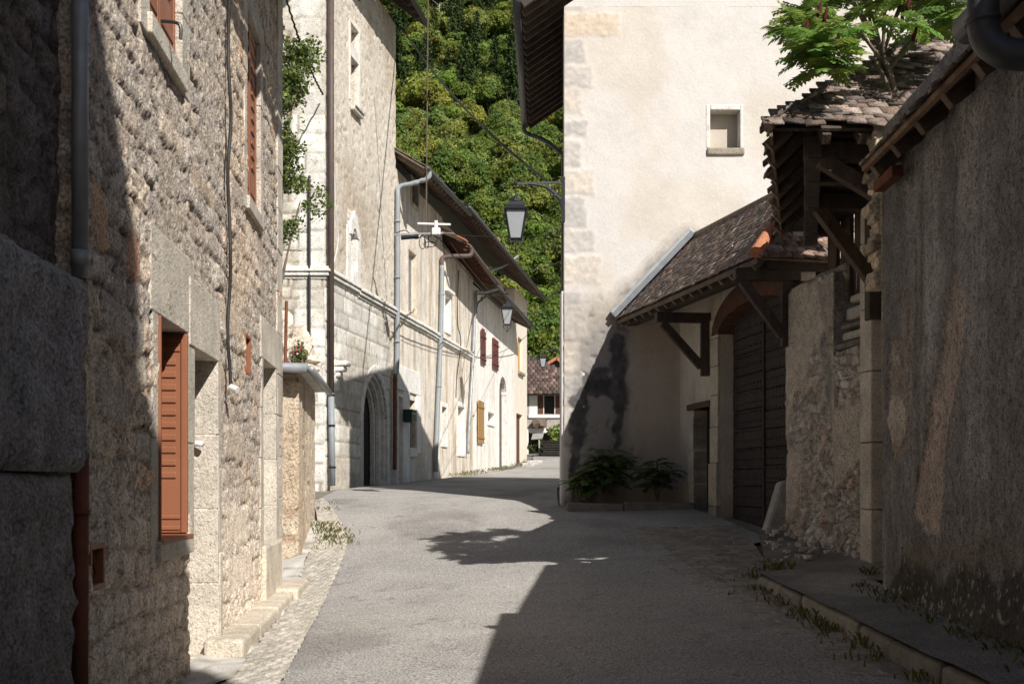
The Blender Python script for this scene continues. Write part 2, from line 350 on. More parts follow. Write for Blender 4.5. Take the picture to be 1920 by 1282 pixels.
def st_render(seed=4,amp=1.0,drip=.5,base=None,pits=.3):
    def f(U,V):
        n=fbm(U*3,V*2.2,4,seed); s=fbm(U*3.2,V*.35,4,seed+5); p=ss(.66,.8,fbm(U*6,V*7,3,seed+4))
        h=amp*(.016*(n-.5)-.02*p*pits)
        t=tone(U.shape); t=mixc(t,(.66,.57,.47),ss(.5,.75,s)*drip); t=mixc(t,(.6,.5,.42),p*pits)
        t=mixc(t,(1.12,1.1,1.08),ss(.45,.25,s)*.5)
        if base is not None: # rubble showing through near the ground
            b=ss(base+.5,base-.1,V+.7*(fbm(U*1.2,V*1.2,3,seed+8)-.5))
            f1,f2,idv=worley(U/.3,V/.2,seed); e=ss(0,.2,f2-f1)
            h=h-b*.03+b*.03*e; t=mixc(t,(.78,.70,.60),b*.8*(.6+.6*idv)); 
        return h,t
    return f
def st_flat(U,V): return .003*fbm(U*6,V*6,3,5),tone(U.shape)
# ------------------------------------------------------------------ roofs
def tiles(name,pts,tw,ex,th,m,parent,seed=0,cols=((1,1,1),(1.25,1.1,1.0),(.7,.7,.72),(1.35,1.3,1.25),(.95,.75,.65)),rag=.015,lift=None):
    p=[np.array(q,float) for q in pts]; x=p[1]-p[0]; Lx=np.linalg.norm(x); x=x/Lx
    q=p[-1]-p[0]; y=q-x*(q@x); y/=np.linalg.norm(y); n=np.cross(x,y)
    if n[2]<0: n=-n
    P2=[((a-p[0])@x,(a-p[0])@y) for a in p]
    xs=[a for a,_ in P2]; ys=[b for _,b in P2]; r=np.random.default_rng(seed)
    rows=int((max(ys)-min(ys))/ex)+2; colsn=int((max(xs)-min(xs))/tw)+2; VV=[];TT=[]
    lf=th*1.1 if lift is None else lift
    for i in range(rows):
        y0=min(ys)+i*ex-ex*.35; off=(i%2)*.5*tw
        sg=.02*math.sin(i*.7)
        X0=min(xs)-tw+off+np.arange(colsn+1)*tw; cx=X0+tw/2; yc=y0+ex*.5
        ok=inpoly(cx,np.full(cx.shape,max(yc,min(ys)+.01)),P2); X0=X0[ok]
        for a in X0:
            j=r.normal(0,rag,4); w=tw*.96; L=ex*1.9; dz=r.normal(0,th*.18); up0=lf+dz; c=cols[int(r.integers(len(cols)))]; k=r.uniform(.65,1.25)
            ya=y0+j[0]; yb=ya+L; hl=np.array([[a,ya,up0+j[2]*.25],[a+w,ya+j[1]*.6,up0-j[2]*.25],[a+w,yb,.005],[a,yb,.005]])
            for dh in (0,th):
                for q in hl: VV.append(p[0]+x*q[0]+y*q[1]+n*(q[2]+dh))
            TT+=[[c[0]*k,c[1]*k,c[2]*k]]*8
    VV=np.array(VV); nb=len(VV)//8; b=np.array(MB.BF); Fq=(b[None]+8*np.arange(nb)[:,None,None]).reshape(-1,4)
    return nobj(name,VV,Fq,m,parent,np.array(TT))
def slab(pts,th,t=(1,1,1)):
    p=[Vector(q) for q in pts]; n=(p[1]-p[0]).cross(p[-1]-p[0]).normalized()
    if n.z<0: n=-n
    k=len(p); mb=MB(); mb.add(p+[q-n*th for q in p],[tuple(range(k)),tuple(range(2*k-1,k-1,-1))]+[(i,(i+1)%k,(i+1)%k+k,i+k)[::-1] for i in range(k)],t); return mb
# ------------------------------------------------------------------ leaves
def leafcloud(C,size,r,aspect=.6,flat=.35,norm=None):
    """one small bent leaf (two triangles in a quad) at each centre"""
    n=len(C); d=r.normal(size=(n,3)); 
    if norm is not None: d=d*.55+norm
    d/=np.linalg.norm(d,axis=1)[:,None]; a=r.normal(size=(n,3)); a-=d*(a*d).sum(1)[:,None]; a/=np.linalg.norm(a,axis=1)[:,None]; b=np.cross(d,a)
    s=size*r.uniform(.6,1.35,n)[:,None]
    V=np.stack([C-a*s,C+b*s*aspect+d*s*flat*.4,C+a*s,C-b*s*aspect+d*s*flat*.4],1).reshape(-1,3)
    return V,np.arange(4*n).reshape(n,4)
# ================================================================== camera, light
cam=bpy.data.objects.new('camera',bpy.data.cameras.new('camera')); COL.objects.link(cam); sc.camera=cam
cam.location=(0,0,EZ); cam.rotation_euler=(R(90),0,0); cam.data.lens=36*F/1920; cam.data.sensor_width=36
cam.data.shift_y=(HY-641)/1920; cam.data.clip_end=3000; cam.data.clip_start=.05
cam.data.dof.use_dof=True; cam.data.dof.focus_distance=18; cam.data.dof.aperture_fstop=5.0
LD=Vector((-.65,1,-.95)).normalized()
sun=bpy.data.objects.new('sun',bpy.data.lights.new('sun','SUN')); COL.objects.link(sun)
sun.data.energy=5.0; sun.data.angle=R(.53); sun.data.color=(1,.97,.925); sun.rotation_euler=LD.to_track_quat('-Z','Y').to_euler()
w=bpy.data.worlds.new('World'); sc.world=w; w.use_nodes=True; nt=w.node_tree
sky=nt.nodes.new('ShaderNodeTexSky'); sky.sky_type='NISHITA'; sky.sun_disc=False
sky.sun_elevation=math.asin(-LD.z); sky.sun_rotation=math.atan2(-LD.x,-LD.y)
nt.links.new(sky.outputs[0],nt.nodes['Background'].inputs[0]); nt.nodes['Background'].inputs[1].default_value=.052
sc.view_settings.view_transform='Standard'; sc.view_settings.look='None'; sc.view_settings.exposure=.18
sc.cycles.max_bounces=6; sc.cycles.diffuse_bounces=2; sc.cycles.transmission_bounces=3; sc.cycles.transparent_max_bounces=4
# ================================================================== terrain
ZY=np.array([-40,-12,0,8,12,14,16,18,20,22,25,28,35,43,55,64,75,90,120.])
ZC=np.array([-1.9,-1.6,-1.48,-1.42,-1.37,-1.29,-1.13,-.92,-.70,-.50,-.34,-.22,-.06,.16,.55,1.1,1.78,2.4,4.5])
CR=np.array([.05,.05,.05,.05,.05,.055,.06,.055,.035,.015,0,0,0,0,0,0,0,0,0])
CL=np.array([.03,.03,.03,.03,.04,.05,.05,.04,.02,.01,0,0,0,0,0,0,0,0,0])
_yy=np.linspace(-40,120,641); _k=np.ones(9)/9
def _sm(a):
    q=np.interp(_yy,ZY,a); qp=np.pad(q,4,mode='edge'); return np.convolve(qp,_k,'valid')
_zc,_cr,_cl=_sm(ZC),_sm(CR),_sm(CL)
def G(x,y):
    x=np.asarray(x,float); y=np.asarray(y,float)
    cr=np.interp(y,_yy,_cr); cl=np.interp(y,_yy,_cl)
    xs=np.where(x>0,np.minimum(x,5),np.maximum(x,-4))
    return EZ+np.interp(y,_yy,_zc)+np.where(x>0,cr*xs,cl*xs)
def gp(px,py,off=0):
    Y=np.linspace(3,100,9701); z=EZ+(HY-py)/F*Y; X=(px-CX)/F*Y; s=z-G(X,Y)-off
    i=np.nonzero(s<0)[0]
    j=i[0] if len(i) else int(np.argmin(abs(s)))
    return (float(X[j]),float(Y[j]))
def ribbon(name,Lp,Rp,off,m,res=.25,across=12,relieff=None,label=None,kind='structure',cat=None,tintf=None,noise=.012):
    def samp(p,k):
        p=np.array(p,float); s=np.r_[0,np.cumsum(np.hypot(*np.diff(p,axis=0).T))]; t=np.linspace(0,s[-1],k)
        return np.stack([np.interp(t,s,p[:,0]),np.interp(t,s,p[:,1])],-1)
    ln=max(np.hypot(*np.diff(np.array(Lp),axis=0).T).sum(),np.hypot(*np.diff(np.array(Rp),axis=0).T).sum())
    k=max(3,int(ln/res)); a=samp(Lp,k); b=samp(Rp,k); t=np.linspace(0,1,across+1)
    XY=a[:,None]*(1-t[None,:,None])+b[:,None]*t[None,:,None]; X=XY[...,0]; Y=XY[...,1]; S=np.arange(k)[:,None]*ln/k+0*X; T=t[None]*np.hypot(*(a-b).T)[:,None]
    h=np.zeros(X.shape); ti=tone(X.shape)
    if relieff: h,ti=relieff(X,Y,S,T)
    if tintf: ti=ti*tintf(X,Y)
    Z=G(X,Y)+off+h+noise*(fbm(X*.9,Y*.9,3,4)-.5)
    idx=np.arange(X.size).reshape(X.shape); Fq=np.stack([idx[:-1,:-1],idx[:-1,1:],idx[1:,1:],idx[1:,:-1]],-1).reshape(-1,4)
    V=np.stack([X,Y,Z],-1).reshape(-1,3); nn=np.cross(V[Fq[0,1]]-V[Fq[0,0]],V[Fq[0,3]]-V[Fq[0,0]])
    if nn[2]<0: Fq=Fq[:,::-1]
    return nobj(name,V,Fq,m,None,ti,True,label=label,kind=kind,cat=cat)
def sheet(name,xs,ys,zf,m,**k):
    X,Y=np.meshgrid(xs,ys); Z=zf(X,Y); idx=np.arange(X.size).reshape(X.shape)
    Fq=np.stack([idx[:-1,:-1],idx[:-1,1:],idx[1:,1:],idx[1:,:-1]],-1).reshape(-1,4)
    return nobj(name,np.stack([X,Y,Z],-1).reshape(-1,3),Fq,m,None,None,True,**k)
xs=np.unique(np.r_[np.linspace(-900,-40,20),np.linspace(-40,-8,30),np.linspace(-8,9,80),np.linspace(9,50,30),np.linspace(50,900,20)])
ys=np.unique(np.r_[np.linspace(-700,-30,14),np.linspace(-30,0,20),np.linspace(0,80,330),np.linspace(80,124,14)])
sheet('ground',xs,ys,lambda X,Y:G(X,Y)-.05,M['dirt'],kind='structure')
# ---- wall planes
PL=VPplane(780,-3647,4.2,14.36,1)       # left house
PR=VPplane(1290,-19200,28.2,63.6,1)     # lit row across the bend
PB=VPplane(1100,5938,1.2,10.7,-1)       # right foreground house
PG=VPplane(680,13090,22.0,13.3,-1); 
if PG.n[0]>0: PG.n=-PG.n
if PL.n[0]<0: PL.n=-PL.n
if PR.n[0]<0: PR.n=-PR.n
if PB.n[0]>0: PB.n=-PB.n
PT=Pl((0,22),(10,22),1)                 # tower front, u = X
if PT.n[1]>0: PT.n=-PT.n
# ---- road & strips
Lroad=[(-2.1,-14),(-2.0,3),(-1.95,6)]+[gp(*q) for q in((515,1282),(560,1200),(592,1150),(612,1105),(632,1060),(646,1022),(636,985),(618,955),(600,936))]+[(-4.2,27.5)]+[(PR.pt(PR.u(x),0,.55).x,PR.pt(PR.u(x),0,.55).y) for x in(640,680,742,830,890,960,984)]+[(1.2,68),(1.6,72.5)]
Rroad=[(1.9,-14),(1.9,1),(1.88,4)]+[gp(*q) for q in((1694,1282),(1580,1220),(1470,1157),(1390,1110),(1306,1074),(1240,1022),(1194,990),(1130,972),(1075,966))]+[(.9,22.0),(.95,24),(1.15,29),(2.2,36),(4.5,48),(6.5,60),(8,72.5)]
def road_t(X,Y):
    t=tone(X.shape); t=mixc(t,(.62,.60,.59),ss(.52,.66,fbm(X*.6,Y*.4,4,3))*.6)
    t=mixc(t,(1.15,1.14,1.12),ss(.5,.36,fbm(X*.4,Y*.25,3,13))*.6)
    t=mixc(t,(.45,.44,.43),ss(.010,.0,abs(fbm(X*.35,Y*1.0,3,31)-.52))*.7*ss(.45,.6,fbm(X*.8,Y*.8,2,37))); t=mixc(t,(.6,.58,.57),ss(.006,.0,abs(fbm(X*.9,Y*.9,3,41)-.5))*.5); t=mixc(t,(.80,.79,.78),ss(.02,.0,abs(np.hypot((X+.2)/1.2,(Y-11.2)/1.3)-1))*.6)
    return t
ribbon('road',Lroad,Rroad,.012,M['asphalt'],.12,40,tintf=road_t)
def setts(sx,sy,seed,hh=.02):
    def f(X,Y,S,T):
        r=np.floor(S/sx); c=(T+.5*(r%2)*sy)/sy; cc=np.floor(c); idv=_h(r,cc,seed)
        e=np.minimum(np.minimum(S/sx-r,1-(S/sx-r))*sx,np.minimum(c-cc,1-(c-cc))*sy)+.01*(fbm(X*8,Y*8,2,3)-.5)
        g=ss(.003,.022,e); t=tone(X.shape)*(.78+.36*idv)[...,None]; t=mixc(t,(.62,.58,.48),(1-g)*.7)
        return hh*g+.01*(idv-.5)+.012*fbm(X*6,Y*6,3,2),t
    return f
Lg=[(-2.5,2)]+[gp(*q) for q in((430,1282),(492,1200),(535,1150),(556,1105),(568,1060),(592,1015),(596,985),(592,960),(586,944))]
Lr=[(-1.9,2)]+[gp(*q) for q in((530,1282),(575,1195),(600,1150),(620,1105),(640,1060),(652,1022),(642,985),(624,955),(604,936))]
ribbon('gutter_setts',Lg,Lr,.014,M['sett'],.03,26,setts(.17,.15,3),noise=.0)
La=[(-3.4,6)]+[(PL.pt(PL.u(x),0,-.1).x,PL.pt(PL.u(x),0,-.1).y) for x in(345,430,522)]+[(-3.3,15.4),(-3.5,17.3),(-3.75,21)]
Lb=[(-2.45,6)]+[gp(*q) for q in((436,1282),(496,1200),(538,1150),(558,1105),(570,1060),(592,1015),(598,985))]
ribbon('apron',La,Lb,.016,M['concrete'],.1,16,lambda X,Y,S,T:(.05*ss(.5,.75,fbm(X*1.3,Y*1.3,3,4)),mixc(tone(X.shape)*1.15,(.7,.66,.58),ss(.55,.7,fbm(X*2,Y*2,3,14)))))
K0=[gp(x,y,.13) for x,y in((1418,1080),(1440,1090),(1500,1119),(1600,1168),(1700,1222),(1830,1282))]+[(2.55,4.0),(2.4,1.0),(2.3,-10)]
Rl=[gp(*q) for q in((1150,990),(1190,1020),(1262,1074),(1340,1110),(1410,1157),(1610,1282))]+[(1.7,3.5),(1.7,0),(1.7,-10)]
Rr=[gp(1385,985),gp(1420,1030),gp(1440,1060),gp(1425,1080)]+[(a+.0,b) for a,b in K0[1:]]
ribbon('gutter_setts_by_kerb',Rl,Rr,-.012,M['sett'],.03,40,lambda X,Y,S,T:(lambda h,t:(h,t*np.array((.62,.6,.57))))(*setts(.19,.26,8)(X,Y,S,T)),noise=.012)
ribbon('forecourt',[(.98,21.9),(1.5,21.8),(3.3,21.8)],[gp(980,990),gp(1160,1035),gp(1300,1040),gp(1445,1012)],.0,M['asphalt'],.2,14)
def bank(X,Y,S,T): return .16*ss(.3,1.,T/2.)*ss(12.9,14.2,Y)+.05*fbm(X*2,Y*2,3,4)+.03*fbm(X*7,Y*7,2,9),mixc(tone(X.shape),(1.2,1.15,1.05),ss(.5,.7,fbm(X*3,Y*3,3,1)))
ribbon('gravel_verge',[gp(1420,1000),gp(1430,1040),gp(1436,1075),gp(1452,1105)],[(PG.pt(PG.u(x),0,-.1).x,PG.pt(PG.u(x),0,-.1).y) for x in(1484,1560,1640)]+[(4.3,12.2)],.02,M['dirt'],.06,40,bank)
SW=[(a,b) for a,b in K0]
SWr=[(3.85,13.0)]+[(PB.pt(u,0,-.1).x,PB.pt(u,0,-.1).y) for u in(9.5,7.5,5.5,3.5,1,-2,-11)]
ribbon('pavement',SW,SWr,.115,M['asphalt2'],.1,24,lambda X,Y,S,T:(.05*ss(.6,.2,T/1.1*0+0)+.03*fbm(X*1.5,Y*1.5,3,6),mixc(tone(X.shape),(1.7,1.65,1.5),ss(.55,.7,fbm(X*1.2,Y*1.2,4,16))*.6)))
# kerb stones: one continuous kerb, cut into blocks
mb=MB(); kp=curve([(a,b,0) for a,b in K0],10); s=0; seg=[kp[0]]; dist=0
cum=[0]
for i in range(1,len(kp)): cum.append(cum[-1]+(kp[i]-kp[i-1]).length)
def kat(d):
    i=max(1,min(len(cum)-1,int(np.searchsorted(cum,d)))); t=(d-cum[i-1])/max(1e-6,cum[i]-cum[i-1]); return kp[i-1].lerp(kp[i],t)
d=0
while d<cum[-1]-.2:
    L=random.uniform(.8,1.15); a=kat(d+.008); b=kat(min(d+L-.008,cum[-1])); t=(b-a).normalized(); n=Vector((t.y,-t.x,0)); n=n if n.x>0 else -n
    za=float(G(a.x,a.y)); zb=float(G(b.x,b.y)); hj=random.uniform(-.012,.012); hi=random.uniform(-.01,.01); wj=.17+random.uniform(-.01,.01); c=rt(.15)
    o=n*random.uniform(-.012,.012)
    mb.hexa([a+o+Vector((0,0,za-.2)),b+o+Vector((0,0,zb-.2)),b+o+n*wj+Vector((0,0,zb-.2)),a+o+n*wj+Vector((0,0,za-.2)),
             a+o+n*.02+Vector((0,0,za+.14+hj)),b+o+n*.02+Vector((0,0,zb+.14+hi)),b+o+n*wj+Vector((0,0,zb+.145+hi)),a+o+n*wj+Vector((0,0,za+.145+hj))],c)
    d+=L
kb=mb.build('kerb',M['kerb'],bevel=.035,kind='structure')
# ================================================================== left house
def GZ(pl,u,d=0): q=pl.pt(u,0,d); return float(G(q.x,q.y))
h=root('stone_house','rough rubble stone house with brown shutters, close on the left of the street','house')
A_=PL.hole((290,575),(347,1005)); A_=(A_[0],A_[1],PL.px(345,1003)[1],PL.px(345,622)[1])
ztop=A_[3]
B_=(PL.u(352),PL.u(402),EZ-1.5,PL.px(402,676)[1])
C_=(PL.u(514)-1.15,PL.u(514),PL.px(514,1012)[1],PL.px(514,690)[1])
D_=(PL.u(335)-1.0,PL.u(335),PL.px(335,135)[1],PL.px(335,135)[1]+2.1)
E_=(PL.u(460),PL.u(485),PL.px(485,410)[1],PL.px(485,82)[1])
Vt=(PL.u(457),PL.u(467),PL.px(462,703)[1],PL.px(462,628)[1])
Vb=(PL.u(163),PL.u(190),PL.px(176,1105)[1],PL.px(176,1018)[1])
u0=PL.u(160)
relief('wall',PL,u0,PL.L,EZ-2.3,EZ+6.2,M['rubble'],st_house(1),.022,[A_,B_,C_,D_,E_,Vt,Vb],parent=h,rev=.26)
mb=MB(); mb.pb(PL,u0,PL.L,EZ-2.3,EZ+6.15,-5.0,-.30); mb.build('rear_wall',M['rough'],h)
def surround(pl,H,w,m,parent,sill=True,lint=None,d=.012,jamb=(1,1),depth=-.24,proud=None):
    """dressed stone frame round an opening"""
    a,b,c,e=H; p=d if proud is None else proud
    mb=MB()
    z0=c-(.14 if sill else 0)
    nsp=max(1,int((e-z0)/.55))
    for k,(x0,x1) in enumerate(((a-w,a),(b,b+w))):
        if not jamb[k]: continue
        zz=[z0+(e-z0)*i/nsp for i in range(nsp+1)]
        for i in range(nsp):
            ex=random.uniform(-.03,.10)
            A=(x0-ex,x1+.005) if k==0 else (x0-.005,x1+ex)
            mb.pb(pl,A[0],A[1],zz[i]+.004,zz[i+1]-.004,depth,p+random.uniform(0,.008),rt(.12))
    builds(mb,'frame_stone',m,parent,bevel=.008)
    mb=MB(); mb.pb(pl,a-w-.05,b+w+.05,e-.005,e+(lint or w*1.3),depth,p+.006,rt(.08)); mb.build('lintel',m,parent,bevel=.008)
    if sill:
        mb=MB(); mb.pb(pl,a-.06,b+.06,c-.13,c+.005,depth,p+.035,rt(.08)); mb.build('sill',m,parent,bevel=.01)
surround(PL,A_,.16,M['dress'],h,lint=.55,d=.02); surround(PL,B_,.03,M['dress'],h,sill=False,lint=.5,d=.03,jamb=(0,1)); surround(PL,C_,.14,M['dress'],h,lint=.45,d=.022)
surround(PL,D_,.2,M['dress'],h,d=.02); surround(PL,E_,.17,M['dress'],h,d=.02)
# wide right jamb of the door
mb=MB()
for z0,z1,dd in((-2.0,-.62,.045),(-.61,.1,.035),(.11,1.02,.03)): mb.pb(PL,B_[1]+.035,B_[1]+.16,EZ+z0,EZ+z1,-.24,dd,rt(.1))
mb.build('door_frame',M['dress'],h,bevel=.01)
mb=MB(); mb.pb(PL,B_[0],B_[1],B_[2],B_[3],-.29,-.24); dr=mb.build('door',M['redbeam'],h)
def shutter(pl,u0,u1,v0,v1,d,m,parent,ribs=True,name='shutter',th=.035):
    mb=MB(); mb.pb(pl,u0,u1,v0,v1,d,d+th); o=mb.build(name,m,parent,bevel=.006)
    mb=MB(); w=u1-u0; e=d+th
    for a,b,c,f in((u0,u0+.05,v0,v1),(u1-.05,u1,v0,v1)): mb.pb(pl,a,b,c,f,e,e+.012)
    for z in(v0,v1-.09,v0+.18,v1-.24): mb.pb(pl,u0+.052,u1-.052,z,z+.06,e,e+.010)
    if ribs:
        z=v0+.45
        while z<v1-.4: mb.pb(pl,u0+w*.28,u1-w*.28,z,z+.035,e-.002,e+.016); z+=.13
    mb.build('slat',m,o,bevel=.004); return o
for H in(D_,E_):
    mid=(H[0]+H[1])/2
    shutter(PL,H[0],mid-.005,H[2],H[3],-.07,M['brown'],h); shutter(PL,mid+.005,H[1],H[2],H[3],-.07,M['brown'],h)
# folded shutters of the ground-floor window: stacked on the far jamb, facing the street end
o_=PL.pt(A_[1],0,0); nn=PL.n; FS=Pl((o_.x-nn[0]*.235-PL.t[0]*.03,o_.y-nn[1]*.235-PL.t[1]*.03),(o_.x+nn[0]*.03-PL.t[0]*.03,o_.y+nn[1]*.03-PL.t[1]*.03),1)
if FS.n[1]>0: FS.n=-FS.n
mb=MB(); mb.pb(FS,0,FS.L,A_[2]+.02,A_[3]-.02,0,.035); s1=mb.build('shutter',M['brown'],h,bevel=.006)
mb=MB()
for a,b in((0,.035),(FS.L-.045,FS.L)): mb.pb(FS,a,b,A_[2]+.02,A_[3]-.02,.035,.05)
z=A_[2]+.42
while z<A_[3]-.2: mb.pb(FS,.06,FS.L-.08,z,z+.045,.033,.047); z+=.092
for z in(A_[2]+.04,A_[2]+.12,A_[3]-.08,A_[3]-.15): mb.pb(FS,.04,FS.L-.05,z,z+.03,.034,.046)
mb.build('slat',M['brown'],s1,bevel=.006)
o_=PL.pt(A_[0]+.12,0,0)
mb=MB(); mb.pb(PL,A_[0]+.02,A_[0]+.055,A_[2],A_[3]-.01,-.14,.035); mb.pb(PL,A_[0]+.075,A_[0]+.11,A_[2],A_[3]-.01,-.14,.02); mb.build('shutter',M['brown'],h,bevel=.008)
mb=MB(); mb.pb(PL,A_[0],A_[1],A_[2],A_[3],-.30,-.25); mb.build('pane',M['darkglass'],h)
mb=MB(); mb.pb(PL,A_[0]-.02,A_[1]+.02,A_[2]-.02,A_[2]+.012,-.2,.06); mb.build('sill',M['brown'],h,bevel=.004)
mb=MB(); mb.pb(PL,C_[0],C_[1],C_[2],C_[3],-.20,-.17); mb.build('pane',M['darkglass'],h)
mb=MB(); mb.pb(PL,C_[0]-.14,C_[1]+.17,EZ-2.2,C_[2]-.005,-.1,.075,(1.1,1.08,1.03)); mb.build('plinth',M['dress'],h,bevel=.02)
# quoin at the far corner
mb=MB(); z=C_[2]
for i in range(14):
    mb.pb(PL,C_[1]+.17,PL.L+.02,z+.004,z+.50,-.5,.02+random.uniform(0,.012),rt(.1)); z+=.505
mb.build('quoin',M['dress'],h,bevel=.012)
def grille(H,parent,mm,mi):
    a,b,c,e=H; mb=MB(); w=.03
    mb.pb(PL,a,b,c,c+w,-.05,.02); mb.pb(PL,a,b,e-w,e,-.05,.02); mb.pb(PL,a,a+w,c+w,e-w,-.05,.02); mb.pb(PL,b-w,b,c+w,e-w,-.05,.02)
    o=mb.build('vent_frame',mm,parent,bevel=.004); mb=MB(); n=3
    for i in range(1,n+1):
        u=a+(b-a)*i/(n+1); mb.tube(curve([PL.pt(u,c+w,-.02),PL.pt(u+.03,(c*2+e)/3,-.02),PL.pt(u-.03,(c+e*2)/3,-.02),PL.pt(u,e-w,-.02)],5),.008,6)
    mb.build('grille',mi,o); mb=MB(); mb.pb(PL,a,b,c,e,-.2,-.12); mb.build('vent_back',M['inside'],o)
grille(Vt,h,M['brown'],M['brown']); grille(Vb,h,M['brown'],M['rust'])
# eave far above
ze=EZ+6.25; mb=slab([PL.pt(-2,ze,1.05),PL.pt(PL.L+.2,ze,1.05),PL.pt(PL.L+.2,ze+3.2,-3.2),PL.pt(-2,ze+3.2,-3.2)],.12); mb.build('roof',M['tile2'],h)
mb=MB(); mb.tube([PL.pt(-2,ze-.03,1.12),PL.pt(PL.L+.2,ze-.06,1.12)],.07,10); mb.build('gutter',M['zinc'],h)
# stone step along its foot
mb=MB(); us=[PL.u(392),PL.u(430),PL.u(470),PL.u(505),PL.u(530)]
for i in range(4):
    a,b=us[i],us[i+1]; mb.pb(PL,a+.004,b-.004,EZ-2.2,GZ(PL,(a+b)/2)+.15+.015*random.random(),-.05,.28 if i<3 else .33,rt(.06,(1.0,.98,.95)))
st=mb.build('stone_step',M['dress'],None,bevel=.03,label='long low stone step at the foot of the rubble house',cat='step')
# white tube lamp, cable
mb=MB(); p=PL.pt(B_[1],PL.px(402,832)[1],0); a=P(354,830,PL.Y(402)+.0-.06); b=P(380,832,PL.Y(402)-.10)
mb.tube([a+Vector((0,.1,0)),a,b],.024,12); mb.build('white_pipe',M['whitep'],None,smooth=True,label='short white pipe stub sticking out of the doorway jamb',cat='pipe')
mb=MB(); pts=[PL.pt(PL.u(419)+.02*math.sin(i*1.7),PL.px(419,0)[1]+.6-(.6+PL.px(419,0)[1]-PL.px(416,728)[1])*i/20,.05+.012*math.sin(i)) for i in range(21)]
mb.tube(curve(pts,3),.016,7); o=mb.build('wall_cable',M['cable'],None,label='dark cable running down the rubble house wall',cat='cable')
mb=MB(); q=pts[-1]; mb.tube([q+Vector((0,0,.02)),q+Vector((.07,-.03,-.01))],.03,10); mb.build('cable_cap',M['whitep'],o)
mb=MB(); q=PL.pt(PL.u(296),PL.px(296,40)[1],.02); mb.tube(curve([q,q+Vector((.10,0,-.01)),q+Vector((.13,0,-.04)),q+Vector((.13,0,-.12))],4),.012,8); mb.build('shutter_hook',M['black'],h)
# ---- neighbouring wall and stone pier very near on the left
def rock(name,pl,us,vs,d0,d1,m,parent,seed,amp=.03,tone_=(1,1,1),res=.035,**k):
    def f(U,V):
        e=np.minimum(np.minimum(U-us[0],us[1]-U),np.minimum(V-vs[0],vs[1]-V)); r=-.05*ss(.08,0,e)**2
        return d1+r+amp*(fbm(U*5,V*5,4,seed)-.5)*2+.012*(fbm(U*30,V*30,2,seed)-.5)+.03*(fbm(U*12,V*12,3,seed+9)-.5), tone(U.shape,tone_)*(.75+.5*fbm(U*4,V*4,3,seed+2))[...,None]
    return relief(name,pl,us[0],us[1],vs[0],vs[1],m,f,res,rev=abs(d0),parent=parent,**k)
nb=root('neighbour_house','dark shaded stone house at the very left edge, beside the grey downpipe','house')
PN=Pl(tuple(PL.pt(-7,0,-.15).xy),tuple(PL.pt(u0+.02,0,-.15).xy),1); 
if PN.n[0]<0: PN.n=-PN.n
relief('wall',PN,0,PN.L,EZ-2.3,EZ+6.0,M['rubble'],lambda U,V:(lambda h,t:(h,t*np.array((.36,.36,.38))))(*st_house(21)(U,V)),.035,parent=nb,rev=.3)  # wall tint darkened: shade painted into the stone colour
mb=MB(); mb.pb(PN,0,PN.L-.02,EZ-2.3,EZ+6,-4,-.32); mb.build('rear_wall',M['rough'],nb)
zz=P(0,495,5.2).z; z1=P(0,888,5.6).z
rock('pier',PL,(.0,PL.u(168)-.28),(z1+.008,zz),.4,.085,M['rubble'],nb,5,.05,(.50,.53,.60),label='upper block of the pier')  # block tinted dark blue-grey, its shade painted in
rock('pier',PL,(.0,PL.u(168)-.36),(EZ-2.2,z1),.4,.05,M['rubble'],nb,6,.05,(.42,.43,.47),label='lower block of the pier')  # same painted-in shade, a little deeper
for o in nb.children:
    if o.name.startswith('pier'): pass
mb=MB(); mb.tube([P(150,-160,5.85),P(150,520,5.85)],.042,14); dp=mb.build('downpipe',M['zinc'],None,smooth=True,label='thick grey zinc downpipe nearest the camera',cat='downpipe')
mb=MB(); mb.tube([P(152,845,5.85),P(150,1420,5.85)],.04,12); mb.tube([P(151,955,5.85),P(151,965,5.85)],.048,12); mb.build('downpipe',M['rust'],None,smooth=True,label='rusty brown lower pipe behind the stone pier',cat='downpipe')
mb=MB(); mb.tube([P(150,470,5.85),P(150,500,5.85)],.05,14); mb.build('pipe_collar',M['zinc'],dp,smooth=True)
# ================================================================== lit row across the bend
def UR(x): return PR.u(x)
def RH(a,b): return PR.hole(a,b)
B=[UR(609),UR(742),UR(829),UR(887),UR(965),UR(988)]
def eave(pl,ua,ub,za,zb,over,parent,mt,rise=.62,run=4.0,gut='zincdark',tw=.22,ex=.3,verge=.25,soff='beam',seed=1,rafter=.5):
    """projecting eave: tiles above, boards and rafter ends below, a gutter"""
    e0=pl.pt(ua-verge,za,over); e1=pl.pt(ub+verge,zb,over); r1=pl.pt(ub+verge,zb+run*rise,over-run); r0=pl.pt(ua-verge,za+run*rise,over-run)
    sb=slab([e0,e1,r1,r0],.05).build('roof_board',M[soff],parent)
    up=Vector((0,0,.02)); tiles('roof',[e0+up,e1+up,r1+up,r0+up],tw,ex,.025,mt,parent,seed)
    mb=MB(); u=ua; L=ub-ua
    while u<=ub+.01:
        z=za+(zb-za)*(u-ua)/L; mb.bar(pl.pt(u,z-.11,over-.06),pl.pt(u,z-.11+(over+.3)*rise,-.3),.09,.12,rt(.2)); u+=rafter
    builds(mb,'rafter',M[soff],parent)
    mb=MB(); mb.tube([pl.pt(ua-verge,za-.02,over+.07),pl.pt(ub+verge,zb-.03,over+.07)],.075,10); mb.build('gutter',M[gut],parent,smooth=True)
def recess(pl,H,d,m,parent,name='pane',th=.04):
    mb=MB(); mb.pb(pl,H[0]-.03,H[1]+.03,H[2]-.03,H[3]+.03,-d-th,-d); return mb.build(name,m,parent)
